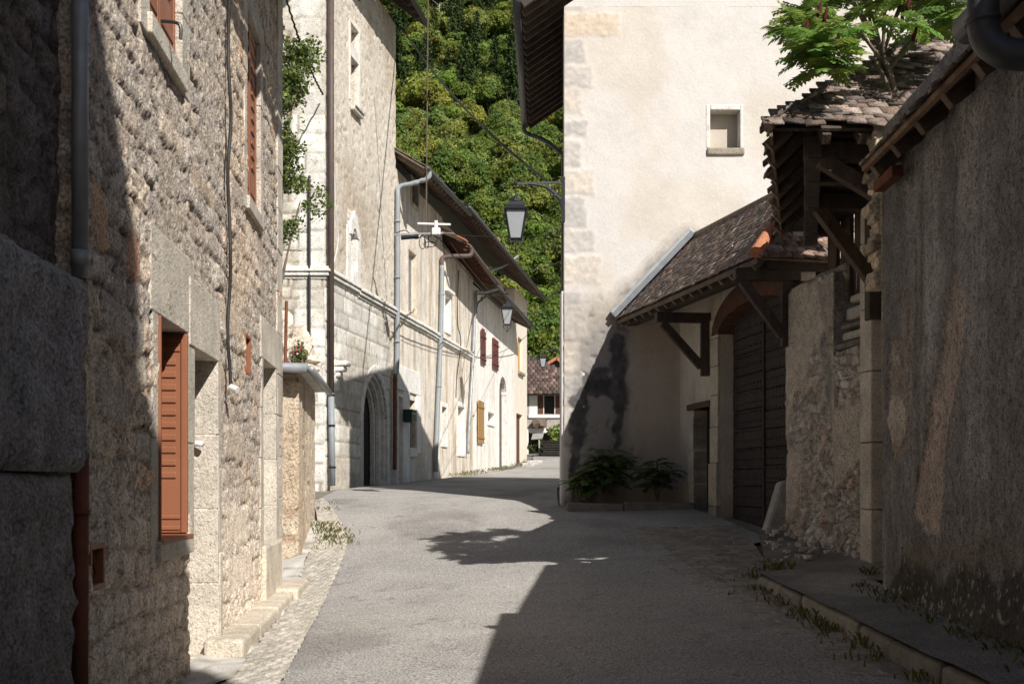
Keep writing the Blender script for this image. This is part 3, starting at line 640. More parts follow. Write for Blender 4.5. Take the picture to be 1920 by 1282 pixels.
def frame(pl,H,w,m,parent,p=.02,depth=-.2,sill=True,name='window_frame',t=(1,1,1)):
    a,b,c,e=H; mb=MB(); mb.pb(pl,a-w,a+.006,c-(w*.8 if sill else 0),e+w,depth,p,t); mb.pb(pl,b-.006,b+w,c-(w*.8 if sill else 0),e+w,depth,p,t); mb.pb(pl,a+.006,b-.006,e-.006,e+w,depth,p,t)
    if sill: mb.pb(pl,a+.006,b-.006,c-w*.8,c+.006,depth,p+.03,t)
    return builds(mb,name,m,parent,bevel=.01)
def body(pl,ua,ub,zt,parent,dep=6,z0=EZ-1.6,m='rough'):
    mb=MB(); mb.pb(pl,ua+.02,ub-.02,z0,zt,-dep,-.55); mb.build('rear_wall',M[m],parent)
def cornice(ua,ub,parent,z=EZ+5.22,ret=False):
    mb=MB(); n=max(1,int((ub-ua)/1.3))
    for i in range(n):
        a=ua+(ub-ua)*i/n+.004; b=ua+(ub-ua)*(i+1)/n-.004; j=random.uniform(-.015,.015)
        for z0,z1,d in((-.24,-.17,.05),(-.165,-.07,.11),(-.065,.0,.155),(.004,.07,.10)): mb.pb(PR,a,b,z+z0+j,z+z1+j,-.02,d+.01*random.random(),rt(.06))
    if ret:
        for z0,z1,d in((-.24,-.17,.05),(-.165,-.07,.11),(-.065,.0,.155),(.004,.07,.10)): mb.box((PR.pt(ua,0).x-1.0,28.2-d,z+z0),(PR.pt(ua,0,d).x,28.22,z+z1),(1,1,1))
    mb.build('cornice',M['ashlar'],parent,bevel=.02)
# --- B1 gothic house
g=root('gothic_house','tall pale medieval house with a pointed arch doorway and a stone moulding','house')
dx0,dx1=UR(680),UR(725); dc=(dx0+dx1)/2; hw=(dx1-dx0)/2
zap=PR.px(702,700)[1]; zsp=PR.px(722,797)[1]; zb0=EZ-.7
rr=((zap-zsp)**2+hw*hw)/(2*hw)
def arch_in(u,v,off=0):
    r=rr+off; a=(v<=zsp)&(abs(u-dc)<hw+off)
    cxl=dc+hw-rr; cxr=dc-hw+rr
    b=(v>zsp)&(np.hypot(u-cxl,v-zsp)<r)&(np.hypot(u-cxr,v-zsp)<r); return a|b
W1a=(UR(657),UR(672),PR.px(672,100)[1],PR.px(672,62)[1]); W1b=(UR(657),UR(672),PR.px(657,205)[1],PR.px(672,122)[1])
W1b=(W1b[0],W1b[1],PR.px(672,205)[1],PR.px(672,123)[1])
W2=(UR(656),UR(667),PR.px(666,512)[1],PR.px(666,440)[1])
CZ=EZ+5.15
sa=st_ashlar(2,.42,.85); sr=st_rough(3,1.1,.9); sg=st_rough(13,.4,.6)
def s1(U,V):
    ha,ta=sa(U,V); hr,tr=sr(U,V); m=(V>CZ)|(U>UR(731)+.15*(vn(V*2,V*0,3)-.5)); m=m.astype(float)
    m=np.maximum(m,0); q=(np.maximum(abs(U-(W2[0]+W2[1])/2)-.5,0)<.01)&(V<W2[3]+.55)&(V>CZ); m=np.where(q,0,m)
    r=hr*m+ha*(1-m); t=ta*(1-m)[...,None]+tr*m[...,None]*np.array((.84,.79,.73))
    t=mixc(t,(.72,.66,.58),ss(EZ+1.1,EZ-.3,V)*fbm(U*2,V*2,3,8)*1.2)
    return r,t
relief('wall',PR,B[0],B[1],EZ-1.2,EZ+14.0,M['ashlar'],s1,.05,[W1a,W1b,W2],mask=lambda u,v:arch_in(u,v),parent=g,rev=.45)
body(PR,B[0],B[1],EZ+14,g,9)
for H in(W1a,W1b): recess(PR,H,.42,M['darkglass'],g)
recess(PR,W2,.30,M['darkglass'],g)
frame(PR,(W1a[0],W1a[1],W1b[2],W1a[3]),.12,M['ashlar'],g,.02,-.12,False,t=(1.05,1.02,.98))
mb=MB(); mb.pb(PR,W1a[0],W1a[1],W1b[3]+.01,W1a[2]-.01,-.35,.015); mb.build('mullion',M['ashlar'],g)
mb=MB(); q=(W1a[0]+W1a[1])/2; z=W1b[2]-.12
mb.pb(PR,W1a[0]-.05,W1a[1]+.1,z-.14,z-.02,.0,.13,(.8,.78,.75)); mb.pb(PR,W1a[0]-.02,W1a[1]+.07,z-.05,z+.015,.05,.17,(.6,.6,.6)); mb.build('sill',M['ashlar'],g,bevel=.02)
# ogee window trim
mb=MB(); a,b,c,e=W2; mb.pb(PR,a-.32,a+.006,c-.35,e+.1,-.3,.04); mb.pb(PR,b-.006,b+.34,c-.35,e+.1,-.3,.045); mb.pb(PR,a+.006,b-.006,c-.3,c+.006,-.3,.09)
mb.build('window_frame',M['ashlar'],g,bevel=.03)
mb=MB(); cu=(a+b)/2; N=14
pf=[]; 
for i in range(N+1):
    t=i/N; x=-.42+.84*t; zz=.10+.38*(1-abs(2*t-1))**.6+.12*math.exp(-((2*t-1)/.12)**2); pf.append((x,zz))
for i in range(N):
    (x0,z0),(x1,z1_)=pf[i],pf[i+1]; zi0=.36*max(0,1-(x0/.2)**2)**.5 if abs(x0)<.2 else 0; zi1=.36*max(0,1-(x1/.2)**2)**.5 if abs(x1)<.2 else 0
    mb.hexa([PR.pt(cu+x0,e-.1+zi0*0.6,-.3),PR.pt(cu+x1,e-.1+zi1*.6,-.3),PR.pt(cu+x1,e-.1+zi1*.6,.07),PR.pt(cu+x0,e-.1+zi0*.6,.07),PR.pt(cu+x0,e+z0,-.3),PR.pt(cu+x1,e+z1_,-.3),PR.pt(cu+x1,e+z1_,.07),PR.pt(cu+x0,e+z0,.07)])
mb.build('lintel',M['ashlar'],g)
# pointed doorway: stepped mouldings
def archpts(off,n=10):
    r=rr+off; cxl=dc+hw-rr; cxr=dc-hw+rr; top=math.sqrt(max(0,r*r-(rr-hw)**2)); pts=[(dc-hw-off,zb0),(dc-hw-off,zsp)]
    a1=math.acos(-(rr-hw)/r) if abs((rr-hw)/r)<1 else math.pi/2
    # left arc is centred on cxl... right side of it; go from springing to apex
    for i in range(1,n+1):
        th=math.pi-(math.pi-(math.pi-math.acos((rr-hw)/r)))*i/n
        pts.append((cxr+r*math.cos(th),zsp+r*math.sin(th)))
    left=pts; right=[(2*dc-x,z) for x,z in left[::-1]]
    return left+right[1:]
for k,(o0,o1,d0,d1) in enumerate(((-.30,-.18,-.44,-.30),(-.185,-.08,-.30,-.17),(-.085,.005,-.40,-.05),(0,.26,-.42,.035))):
    A=archpts(o0); Bq=archpts(o1); mb=MB()
    for i in range(len(A)-1):
        mb.hexa([PR.pt(*A[i],d0),PR.pt(*A[i+1],d0),PR.pt(*A[i+1],d1),PR.pt(*A[i],d1),PR.pt(*Bq[i],d0),PR.pt(*Bq[i+1],d0),PR.pt(*Bq[i+1],d1),PR.pt(*Bq[i],d1)],rt(.07))
    mb.build('arch_moulding',M['ashlar'],g,bevel=.02)
mb=MB()
for i in range(8): u=dc-hw+i*hw/4; mb.pb(PR,u,u+hw/4-.012,zb0,zap,-.55,-.46,rt(.15))
mb.build('door',M['gatewood'],g)
q=RH((626,675),(640,695)); mb=MB(); cc=PR.pt((q[0]+q[1])/2,q[3],0)
for i,(dz,dd,ww) in enumerate(((0,.34,.42),(-.14,.25,.34),(-.28,.15,.26),(-.40,.06,.16))): mb.pb(PR,q[0]+.1-ww/2+.1,q[0]+.1+ww/2+.1,q[3]+dz-.14,q[3]+dz-.003,-.02,dd,rt(.1))
mb.build('corbel',M['ashlar'],g,bevel=.04)
cornice(B[0],B[1]-.05,g,ret=True)
# side face of the gothic house, looking down the street
PS=Pl((PR.pt(B[0],0).x,28.2),(-10.5,28.2),1)
if PS.n[1]>0: PS.n=-PS.n
dh=PS.hole((570,752),(586,1000)); dh=(PS.px(586,900)[0],PS.px(560,900)[0],EZ-1.2,PS.px(580,752)[1])
def s2(U,V):
    h1,t1=st_ashlar(6,.48,.7)(U,V); h2,t2=st_ashlar(9,.3,.5,1.2)(U,V); m=(U>.62+.2*(np.floor(V/.48)%2)).astype(float)
    return h1*(1-m)+h2*m, t1*(1-m)[...,None]+t2*m[...,None]*np.array((.8,.76,.7))
relief('side_wall',PS,0,PS.L,EZ-1.2,EZ+14,M['ashlar'],s2,.06,[dh],parent=g,rev=.3)
mb=MB(); mb.box((-10.4,28.55,EZ-1.2),(PR.pt(B[0],0,-.6).x,36,EZ+13.9)); mb.build('rear_wall',M['rough'],g)
mb=MB(); mb.pb(PS,dh[0],dh[1],dh[2],dh[3],-.35,-.25); mb.build('side_door',M['inside'],g)
mb=MB(); mb.pb(PS,dh[0]-.15,dh[1],dh[3],dh[3]+.3,-.2,.03,(.6,.6,.58)); mb.build('lintel',M['ashlar'],g)
eave(PR,B[0]-2,B[1],EZ+14.1,EZ+14.1,.85,g,M['tile2'],rise=.8,gut='zincdark',soff='wood',verge=.35,seed=11)
# --- B2
b2=root('streaked_house','beige streaked house with louvred shutters, next to the gothic doorway','house')
W=(UR(765),UR(780),PR.px(779,592)[1],PR.px(779,478)[1]); Wt=(UR(772),UR(784),PR.px(784,392)[1],PR.px(784,350)[1])
Dl=(UR(745),UR(753.5),EZ-1.0,PR.px(753,745)[1]); Dr=(UR(766),UR(779),PR.px(779,840)[1],PR.px(779,752)[1])
relief('wall',PR,B[1],B[2],EZ-1.2,EZ+9.6,M['greyrender'],st_render(21,1.6,.75,.0),.06,[W,Wt,Dl,Dr],parent=b2,rev=.4)
body(PR,B[1],B[2],EZ+9.6,b2)
def louvre(H,d,m,parent):
    a,b,c,e=H; mb=MB(); mb.pb(PR,a,a+.06,c,e,-d-.04,-d); mb.pb(PR,b-.06,b,c,e,-d-.04,-d); mb.pb(PR,a,b,c,c+.08,-d-.04,-d+.003); mb.pb(PR,a,b,e-.08,e,-d-.04,-d+.003)
    o=mb.build('shutter',m,parent); mb=MB(); z=c+.12
    while z<e-.1:
        mb.hexa([PR.pt(a+.05,z,-d-.01),PR.pt(b-.05,z,-d-.01),PR.pt(b-.05,z+.01,-d-.0),PR.pt(a+.05,z+.01,-d-.0),PR.pt(a+.05,z+.05,-d-.05),PR.pt(b-.05,z+.05,-d-.05),PR.pt(b-.05,z+.06,-d-.04),PR.pt(a+.05,z+.06,-d-.04)]); z+=.075
    mb.build('slat',m,o)
louvre(W,.12,M['whitep'],b2); recess(PR,W,.25,M['inside'],b2); recess(PR,Wt,.2,M['darkglass'],b2)
frame(PR,W,.14,M['dress'],b2,.02,t=(1.2,1.15,1.08)); frame(PR,Wt,.14,M['dress'],b2,.02)
frame(PR,Dl,.10,M['white'],b2,.05,sill=False,name='door_frame'); recess(PR,Dl,.18,M['concrete'],b2,'door'); recess(PR,Dr,.22,M['darkglass'],b2)
mb=MB(); zt=PR.px(785,742)[1]; mb.pb(PR,UR(743),UR(786),zt,zt+.75,-.02,.06); mb.pb(PR,Dl[1]+.02,Dr[0]-.02,EZ-.9,zt-.004,-.02,.055); mb.pb(PR,Dr[1]+.02,UR(787),PR.px(787,850)[1],zt-.004,-.02,.055); mb.pb(PR,Dr[0]-.02,Dr[1]+.02,Dr[2]-.3,Dr[2]-.004,-.05,.08)
mb.build('door_frame',M['white'],b2,bevel=.02)
cornice(B[1]-.05,B[2],b2)
eave(PR,B[1]+.1,B[2]-.1,EZ+9.55,EZ+9.75,.95,b2,M['tile'],rise=.62,seed=12)
# --- B3
b3=root('narrow_house','narrow beige house with a pale upper window, under the low brown eave','house')
Wu=(UR(834),UR(844),PR.px(843,622)[1],PR.px(843,560)[1]); Wv=(UR(838),UR(846),PR.px(846,525)[1],PR.px(846,492)[1])
Wl=(UR(828),UR(837.5),PR.px(837,832)[1],PR.px(837,764)[1]); Wm=(UR(858),UR(871),PR.px(871,850)[1],PR.px(871,764)[1])
relief('wall',PR,B[2],B[3],EZ-1.0,EZ+8.6,M['greyrender'],st_render(31,1.5,.9,.1),.07,[Wu,Wl,Wm],parent=b3,rev=.4)
body(PR,B[2],B[3],EZ+8.5,b3)
for H,dd,mm in((Wu,.3,'whitep'),(Wl,.3,'darkglass'),(Wm,.3,'whitep')): recess(PR,H,dd,M[mm],b3); frame(PR,H,.16,M['white'],b3,.02)
mb=MB(); mb.pb(PR,Wu[0]-.16,Wu[1]+.2,Wu[3]+.14,Wu[3]+.27,0,.16); mb.pb(PR,Wu[0]-.1,Wu[1]+.15,Wu[3]+.28,Wu[3]+1.7,-.01,.04,(.9,.85,.78)); mb.build('lintel',M['white'],b3,bevel=.02)
mb=MB(); mb.tube(curve([PR.pt(UR(859)-.02,EZ+8.2,.02),PR.pt(UR(857),EZ+6.2,.02),PR.pt(UR(858),EZ+5.4,.13),PR.pt(UR(855.5),EZ+4.0,.02),PR.pt(UR(854),EZ+3.2,.02)],6),.02,6); mb.build('wall_cable',M['cable'],b3)
cornice(B[2],B[3],b3)
eave(PR,B[2]+.2,B[3]+.1,EZ+8.55,EZ+8.2,.95,b3,M['tile'],rise=.45,run=1.6,gut='pipebrown',soff='redbeam',seed=13,verge=.1)
mb=MB(); e0=PR.pt(B[2]-.35,EZ+8.72,.95); e1=PR.pt(B[2]+.1,EZ+8.72,.95); mb.add([e0,e1,PR.pt(B[2]+.1,EZ+9.35,-.3),PR.pt(B[2]-.35,EZ+9.35,-.3),e0-Vector((0,0,.05)),e1-Vector((0,0,.05)),PR.pt(B[2]+.1,EZ+9.3,-.3),PR.pt(B[2]-.35,EZ+9.3,-.3)],MB.BF); mb.build('verge_board',M['hiptile'],b3)
# --- B4
b4=root('red_shutter_house','white rendered house with two dark red shutters and an ochre shutter','house')
K1=(UR(889)-.2,UR(892)+.1,PR.px(889,812)[1],PR.px(889,775)[1]); K2=(UR(914),UR(926),PR.px(925,795)[1],PR.px(925,775)[1]); K3=(UR(885),UR(891),PR.px(890,800)[1],PR.px(890,778)[1])
Ar=(UR(935),UR(949),EZ-.3,PR.px(949,745)[1]); Art=PR.px(943,706)[1]
ac=(Ar[0]+Ar[1])/2; ahw=(Ar[1]-Ar[0])/2
amask=lambda u,v:((abs(u-ac)<ahw)&(v<Ar[3]))|((v>=Ar[3])&(((u-ac)/ahw)**2+((v-Ar[3])/(Art-Ar[3]))**2<1))
relief('wall',PR,B[3],B[4],EZ-.6,EZ+8.2,M['white'],st_render(41,1.3,.35,.0),.09,[K2,K3],mask=amask,parent=b4,rev=.5)
body(PR,B[3],B[4],EZ+8.0,b4)
recess(PR,K2,.3,M['darkglass'],b4); recess(PR,K3,.3,M['darkglass'],b4); frame(PR,K2,.14,M['white'],b4,.03)
mb=MB(); mb.pb(PR,Ar[0],Ar[1],EZ-.3,Art,-.30,-.22); mb.build('door',M['pipebrown'],b4)
mb=MB(); N=12
for i in range(N):
    t0=math.pi*i/N; t1=math.pi*(i+1)/N; H2=Art-Ar[3]
    def ap(t,o): return (ac+(ahw+o)*math.cos(t),Ar[3]+(H2+o)*math.sin(t))
    a,b,c,e=ap(t0,-.02),ap(t1,-.02),ap(t1,.28),ap(t0,.28)
    mb.hexa([PR.pt(*a,-.4),PR.pt(*b,-.4),PR.pt(*b,.03),PR.pt(*a,.03),PR.pt(*e,-.4),PR.pt(*c,-.4),PR.pt(*c,.03),PR.pt(*e,.03)],rt(.06))
mb.pb(PR,Ar[0]-.28,Ar[0]+.02,EZ-.3,Ar[3],-.4,.03); mb.pb(PR,Ar[1]-.02,Ar[1]+.28,EZ-.3,Ar[3],-.4,.03); mb.build('arch',M['ashlar'],b4)
def openshut(x0,x1,y0,y1,m,parent,arch=False,d=.03,**k):
    H=(UR(x0),UR(x1),PR.px(x1,y1)[1],PR.px(x1,y0)[1]); mb=MB(); w=(H[1]-H[0])/4
    for i in range(4):
        zt=H[3]+(.12*(1-((i-1.5)/1.5)**2) if arch else 0); mb.pb(PR,H[0]+i*w,H[0]+(i+1)*w-.008,H[2],zt,d,d+.045,rt(.06))
    o=mb.build('shutter',m,parent,**k); mb=MB()
    for z in(H[2]+.2,H[3]-.3): mb.pb(PR,H[0]-.04,H[1]+.02,z,z+.07,d+.046,d+.075)
    mb.build('hinge_bar',m,o)
openshut(900,908,624,686,M['dkred'],b4,True); openshut(922,932,640,696,M['dkred'],b4); openshut(893.5,904,754,832,M['ochre'],b4,d=.05,label='ochre shutter')
eave(PR,B[3]+.1,B[4]-.1,EZ+8.15,EZ+7.9,.95,b4,M['tile'],rise=.45,run=1.6,gut='zincdark',soff='beam',seed=14,verge=.2)
# --- tall upper storey with its long eave behind the low ones
b5=root('cream_house','smooth cream house with orange shutters at the end of the row','house')
Wo=(UR(971),UR(979.5),PR.px(979,700)[1],PR.px(979,637)[1]); Do=(UR(968),UR(979.5),EZ+.2,PR.px(979,778)[1])
relief('wall',PR,B[4],B[5],EZ-.2,EZ+10.0,M['creamwall'],lambda U,V:(.006*fbm(U*4,V*4,3,8),tone(U.shape)),.1,[Wo,Do],parent=b5,rev=.5)
body(PR,B[4],B[5],EZ+10,b5,7); body(PR,B[2]+.3,B[4]-.1,EZ+10.1,b5,7,EZ+7.5,'creamwall')
recess(PR,Wo,.14,M['orange'],b5,'shutter'); recess(PR,Do,.16,M['redbeam'],b5,'door')
mb=MB(); mb.pb(PR,Wo[0]-.1,Wo[1]+.15,Wo[2]-.16,Wo[2]-.02,-.1,.14,(.5,.48,.45)); mb.build('sill',M['dress'],b5)
mb=MB(); mb.pb(PR,Wo[0]+.02,Wo[0]+.06,Wo[2],Wo[3],-.19,-.02); mb.build('shutter',M['orange'],b5)
eave(PR,B[2]+.1,B[5]-.1,EZ+9.95,EZ+10.15,.95,b5,M['tile2'],rise=.62,seed=15,soff='beam',verge=.15)
# distant gable of the gothic house's lower neighbour roof (seen past its corner)
# ---- drainpipes on the row
def dpipe(pts,r,m,label,col=(),smooth=True):
    mb=MB(); mb.tube(curve(pts,6),r,12); o=mb.build('drainpipe',M[m],None,smooth=True,label=label,cat='drainpipe')
    if col:
        c=MB()
        for q in col: c.tube([Vector(q)-Vector((0,0,.03)),Vector(q)+Vector((0,0,.03))],r*1.18,12)
        c.build('pipe_collar',M[m],o,smooth=True)
    return o
def onp(pl,x,y,d=.12): u,v=pl.px(x,y,d); return pl.pt(u,v,d)
mb=MB(); a=PR.pt(.06,EZ+13.9,.14); b=PR.pt(.06,PR.px(606,736)[1],.14); mb.tube([a,b],.075,12); o=mb.build('drainpipe',M['pipebrown'],None,smooth=True,label='dark brown drainpipe at the corner of the gothic house',cat='drainpipe')
mb=MB(); c=Vector((b.x,b.y,b.z-.01)); e=PR.pt(.1,float(G(b.x,b.y))+.08,.16); mb.tube([b,e],.078,12); mb.build('lower_pipe',M['pipegrey'],o,smooth=True)
mb=MB()
for f in(.02,.35,.8): q=b.lerp(e,f); mb.tube([q-Vector((0,0,.025)),q+Vector((0,0,.025))],.09,12)
mb.build('pipe_collar',M['black'],o)
e=lambda x,y:onp(PR,x,y)
ov=PR.pt(B[1]+.12,EZ+9.45,1.0)
dpipe([ov+Vector((0,0,.1)),ov+Vector((0,0,-.15)),ov.lerp(e(748,352),.55)+Vector((0,0,-.08)),e(748,352),e(746,380),e(745.5,550),e(745,640),e(744,690),e(741,703)],.075,'pipegrey','grey drainpipe with swan neck between the gothic and the streaked house',[e(745.5,415),e(745.3,520),e(744.6,640)])
dpipe([e(740.5,706),e(740.5,780),e(740,880)],.06,'rust','rusty lower drainpipe beside the gothic doorway',[e(740.5,712)])
ov=PR.pt(B[2]+.25,EZ+8.5,1.0)
sn=MB(); sn.tube(curve([ov+Vector((0,0,.05)),ov+Vector((0,0,-.25)),ov.lerp(e(831,490),.6),e(829.5,484),e(829,500)],6),.08,12); 
o=dpipe([e(829,498),e(828,560),e(826,640),e(821,760),e(817,860),e(817,884)],.085,'pipegrey','long leaning grey drainpipe below a brown swan neck',[e(826.5,628),e(822.5,724),e(828.3,552)]); sn.build('swan_neck',M['pipebrown'],o,smooth=True)
ov=PR.pt(B[3]+.5,EZ+8.1,1.0)
dpipe([ov,ov.lerp(e(892,545),.6)+Vector((0,0,-.1)),e(892,548),e(891,570),e(889,620),e(886,690),e(880,790),e(878,850)],.06,'zinc','thin grey drainpipe left of the red shutters')
dpipe([e(940,480)+Vector((.8,0,0)),e(925,500)+Vector((.4,0,0)),e(918,506)],.06,'pipegrey','short grey pipe elbow under the upper eave')
# ---- mailbox
mb=MB(); u,v=PR.px(757,768,.1); v1=PR.px(757,791,.1)[1]; u2=u+.62; mb.pb(PR,u,u2,v1,v-.02,.07,.36); o=mb.build('mailbox',M['green'],None,bevel=.02,label='dark green metal mailbox on the streaked house wall',cat='mailbox')
mb=MB(); mb.pb(PR,u-.02,u2+.02,v-.02,v+.015,.07,.385); mb.build('lid',M['green'],o,bevel=.01)
mb=MB(); mb.pb(PR,u+.1,u2-.1,v-.12,v-.09,.361,.366); mb.build('slot',M['whitep'],o)
# ---- lanterns
def lantern(top,s,label,wallp=None,arm=None,scroll=True):
    """four-sided tapered lantern hanging from top; s = body height"""
    t=root('street_lantern',label,'lantern','four-sided street lanterns on wall brackets',top); t.location=top
    z=Vector((0,0,0))
    mb=MB(); mb.tube([(0,0,.02*s),(0,0,-.36*s)],.018*s,8); mb.lathe((0,0,-.50*s),[(.035*s,.18*s),(.09*s,.14*s),(.10*s,.10*s),(.16*s,.07*s),(.17*s,.02*s)],12); mb.build('finial',M['black'],t)
    mb=MB(); r=1.414
    mb.lathe((0,0,-.76*s),[(.33*r*s,.0),(.345*r*s,.03*s),(.30*r*s,.06*s),(.23*r*s,.16*s),(.19*r*s,.25*s),(.13*r*s,.285*s)],4); mb.build('roof_cap',M['black'],t)
    mb=MB(); mb.lathe((0,0,-1.52*s),[(.15*r*s,0),(.275*r*s,.755*s)],4); mb.build('glass',M['glass'],t)
    mb=MB()
    for a in range(4):
        an=math.pi/4+a*math.pi/2+0; mb.bar(Vector((math.cos(an)*.155*r*s,math.sin(an)*.155*r*s,-1.53*s)),Vector((math.cos(an)*.285*r*s,math.sin(an)*.285*r*s,-.76*s)),.035*s)
    mb.lathe((0,0,-1.57*s),[(.13*r*s,0),(.175*r*s,.05*s),(.165*r*s,.07*s)],4)
    mb.build('frame',M['black'],t)
    mb=MB()
    for sx in(-1,1):
        for ax in(0,1):
            p=lambda x,zz:(x*sx,0,zz) if ax==0 else (0,x*sx,zz)
            mb.tube(curve([p(.17*s,-1.55*s),p(.19*s,-1.66*s),p(.10*s,-1.74*s),p(.03*s,-1.83*s)],5),.016*s,6)
    mb.lathe((0,0,-1.9*s),[(.01*s,0),(.035*s,.05*s),(.03*s,.09*s)],8); mb.build('scroll_base',M['black'],t)
    if wallp is not None:
        L=Vector(wallp)-Vector(top); br=MB(); br.bar((0,0,.02*s),L+Vector((0,0,.02*s)),.045*s,.06*s); br.lathe((0,0,-.02*s),[(.04*s,0),(.06*s,.05*s),(.03*s,.12*s)],8)
        dn=Vector((0,0,-1)); u_=L.normalized()
        br.tube(curve([L*.25,L*.6+dn*.10*s,L*.9+dn*.45*s,L*.985+dn*.85*s],6),.03*s,7)
        cc=L*.80+dn*.22*s; sp=[cc+(u_*math.cos(a)+Vector((0,0,1))*math.sin(a))*(.04+.02*a)*s for a in [i*.5 for i in range(14)]]
        br.tube(sp,.03*s,6); br.bar(L+Vector((0,0,.16*s)),L+dn*1.1*s,.10*s); br.bar(L*.62+dn*.02*s,L*.99+dn*.5*s,.045*s,.05*s)
        br.build('bracket',M['black'],t)
    return t
Yl=21.7; 
lantern(P(967,346,Yl),75*Yl/F/1.02*1.0/1.0*.92,'large black lantern hanging from the tower corner bracket, seen against the trees',P(1056,343,Yl+.28))
yl=42.6; lantern(P(951,552,yl),38*yl/F*.98,'smaller black lantern in front of the cream and white houses',P(893,552,PR.Y(893)))
yl=70; lantern(P(1018,655,yl),24*yl/F*.9,'small far lantern in front of the brown tiled roof',P(1062,655,yl+1))
# ================================================================== garden wall left, behind the rubble house
gw=root('garden_wall','low rough garden wall with a zinc gutter along its coping','wall')
c0=(-3.19,17.0); PW1=Pl((-5.6,17.0),c0,1); PW2=Pl(c0,(-3.62,20.9),1)
if PW1.n[1]>0: PW1.n=-PW1.n
if PW2.n[0]<0: PW2.n=-PW2.n
ztw=EZ+1.62
ru=lambda sd,a,b:(lambda U,V:(lambda h,t:(h*1.2,t*np.array((.95,.86,.74))))(*st_render(sd,2.2,.6,None,.9)(U,V)))
relief('wall',PW1,0,PW1.L,EZ-1.8,ztw,M['rub2'],ru(51,0,0),.035,parent=gw,rev=.3)
relief('wall',PW2,0,PW2.L,EZ-1.8,ztw-.02,M['rub2'],ru(52,0,0),.035,parent=gw,rev=.3)
mb=MB(); mb.add([(-5.6,17.3,EZ-1.8),(-3.45,17.3,EZ-1.8),(-3.9,20.9,EZ-1.8),(-5.6,20.9,EZ-1.8),(-5.6,17.3,ztw-.05),(-3.45,17.3,ztw-.05),(-3.9,20.9,ztw-.05),(-5.6,20.9,ztw-.05)],MB.BF); mb.build('earth_fill',M['dirt'],gw)
mb=MB(); mb.add([(-5.7,16.75,ztw),(-3.0,16.75,ztw),(-3.45,21.0,ztw),(-5.7,21,ztw),(-5.7,16.75,ztw+.07),(-3.0,16.75,ztw+.07),(-3.45,21.0,ztw+.07),(-5.7,21,ztw+.07)],MB.BF); mb.build('coping',M['concrete'],gw,bevel=.02)
mb=MB(); mb.tube([(-5.7,16.66,ztw+.09),(-3.0,16.66,ztw+.02)],.075,12); mb.tube([(-2.95,16.7,ztw+.01),(-3.38,21,ztw-.0)],.06,12); mb.build('gutter',M['zinc'],gw,smooth=True)
# rubble, pot and mesh fence on top
mb=MB(); rs=root('mesh_fence','rusty wire mesh fence on the coping of the garden wall','fence')
for x in(-3.42,-4.6): mb.tube([(x,17.15,ztw+.05),(x+.02,17.15,ztw+1.08)],.025,8)
mb.build('post',M['rust'],rs); mb=MB()
for i in range(-9,22):
    a=-5.4+i*.09; 
    for sg in(1,-1):
        x0=a; x1=a+sg*.9
        p0=Vector((x0,17.15,ztw+.08)); p1=Vector((x1,17.15,ztw+.98))
        if min(x0,x1)<-5.6 or max(x0,x1)>-3.42: continue
        mb.bar(p0,p1,.005)
mb.build('mesh',M['rust'],rs)
for i,(x,y,w_,h_) in enumerate(((-3.62,17.5,.26,.92),(-3.3,17.75,.24,.72),(-4.1,17.6,.3,.8))):
    mb=MB(); N=14; r_=np.random.default_rng(i)
    prof=[(w_*(.9+.25*r_.random())*(1-.55*(k/11)**2),h_*k/11) for k in range(12)]; mb.lathe((x,y,ztw+.05),prof,N,(1.15,1.1,1.02))
    for k,v in enumerate(mb.v):
        q=Vector(v); nn_=mnoise.noise_vector(q*4)*.12+mnoise.noise_vector(q*11)*.05; mb.v[k]=tuple(q+nn_) if v[2]>ztw+.08 else v
    mb.build('rock',M['rub2'],None,label=['tall pitted pale rock beside the rusty mesh fence post','smaller pitted rock at the coping corner, beside pink flowers','pitted rock hidden behind the wire mesh'][i],cat='rock')
def plant(name,label,c,n,rad,size,m,seed,stem=True,cat='plant',col=((1,1,1),(1.5,1.35,.9),(.7,.8,.7)),stems=6,base=None,group=None):
    r=np.random.default_rng(seed); t=root(name,label,cat,group,base or (c[0],c[1],c[2]-rad[2]))
    d=r.normal(size=(n,3)); d/=np.linalg.norm(d,axis=1)[:,None]; C=d*(r.random(n)**.45)[:,None]*np.array(rad)
    K=r.normal(size=(9,3)); K=K/np.linalg.norm(K,axis=1)[:,None]*np.array(rad)*.75
    dd=np.min(np.linalg.norm((C[:,None]-K[None])/np.array(rad),axis=2),axis=1); C=C[dd<.62]
    V,Fq=leafcloud(C,size,r); V+=np.array(c)-np.array(t.location); ti=np.array(col)[r.integers(len(col),size=len(C))]*r.uniform(.6,1.35,len(C))[:,None]
    nobj('foliage',V,Fq,m,t,np.repeat(ti,4,0))
    if stem:
        mb=MB(); b=Vector(base or (c[0],c[1],c[2]-rad[2]))-Vector(t.location)
        for i in range(stems):
            q=Vector(C[int(r.integers(len(C)))]*.85)+Vector(c)-Vector(t.location); mb.tube(curve([b+Vector((r.normal()*.04,r.normal()*.04,0)),b.lerp(q,.5)+Vector((r.normal()*.08,r.normal()*.08,.1)),q],5),[.018]*5+[.012]*5+[.006],6)
        mb.build('stem',M['bark'],t)
    return t
plant('flowering_plant','leafy plant behind the wire mesh on the garden wall',(-3.75,17.05,ztw+.42),420,(.32,.13,.38),.045,M['leaf'],3)
fp=plant('flowering_plant','small plant with pink flowers at the garden wall corner',(-3.22,17.2,ztw+.28),170,(.12,.12,.24),.035,M['leaf'],4)
r=np.random.default_rng(5); C=r.normal(size=(34,3))*.022; V,Fq=leafcloud(C,.03,r,.9); V+=np.array((.02,-.05,.16+.16)); nobj('flower',V,Fq,M['pink'],fp)
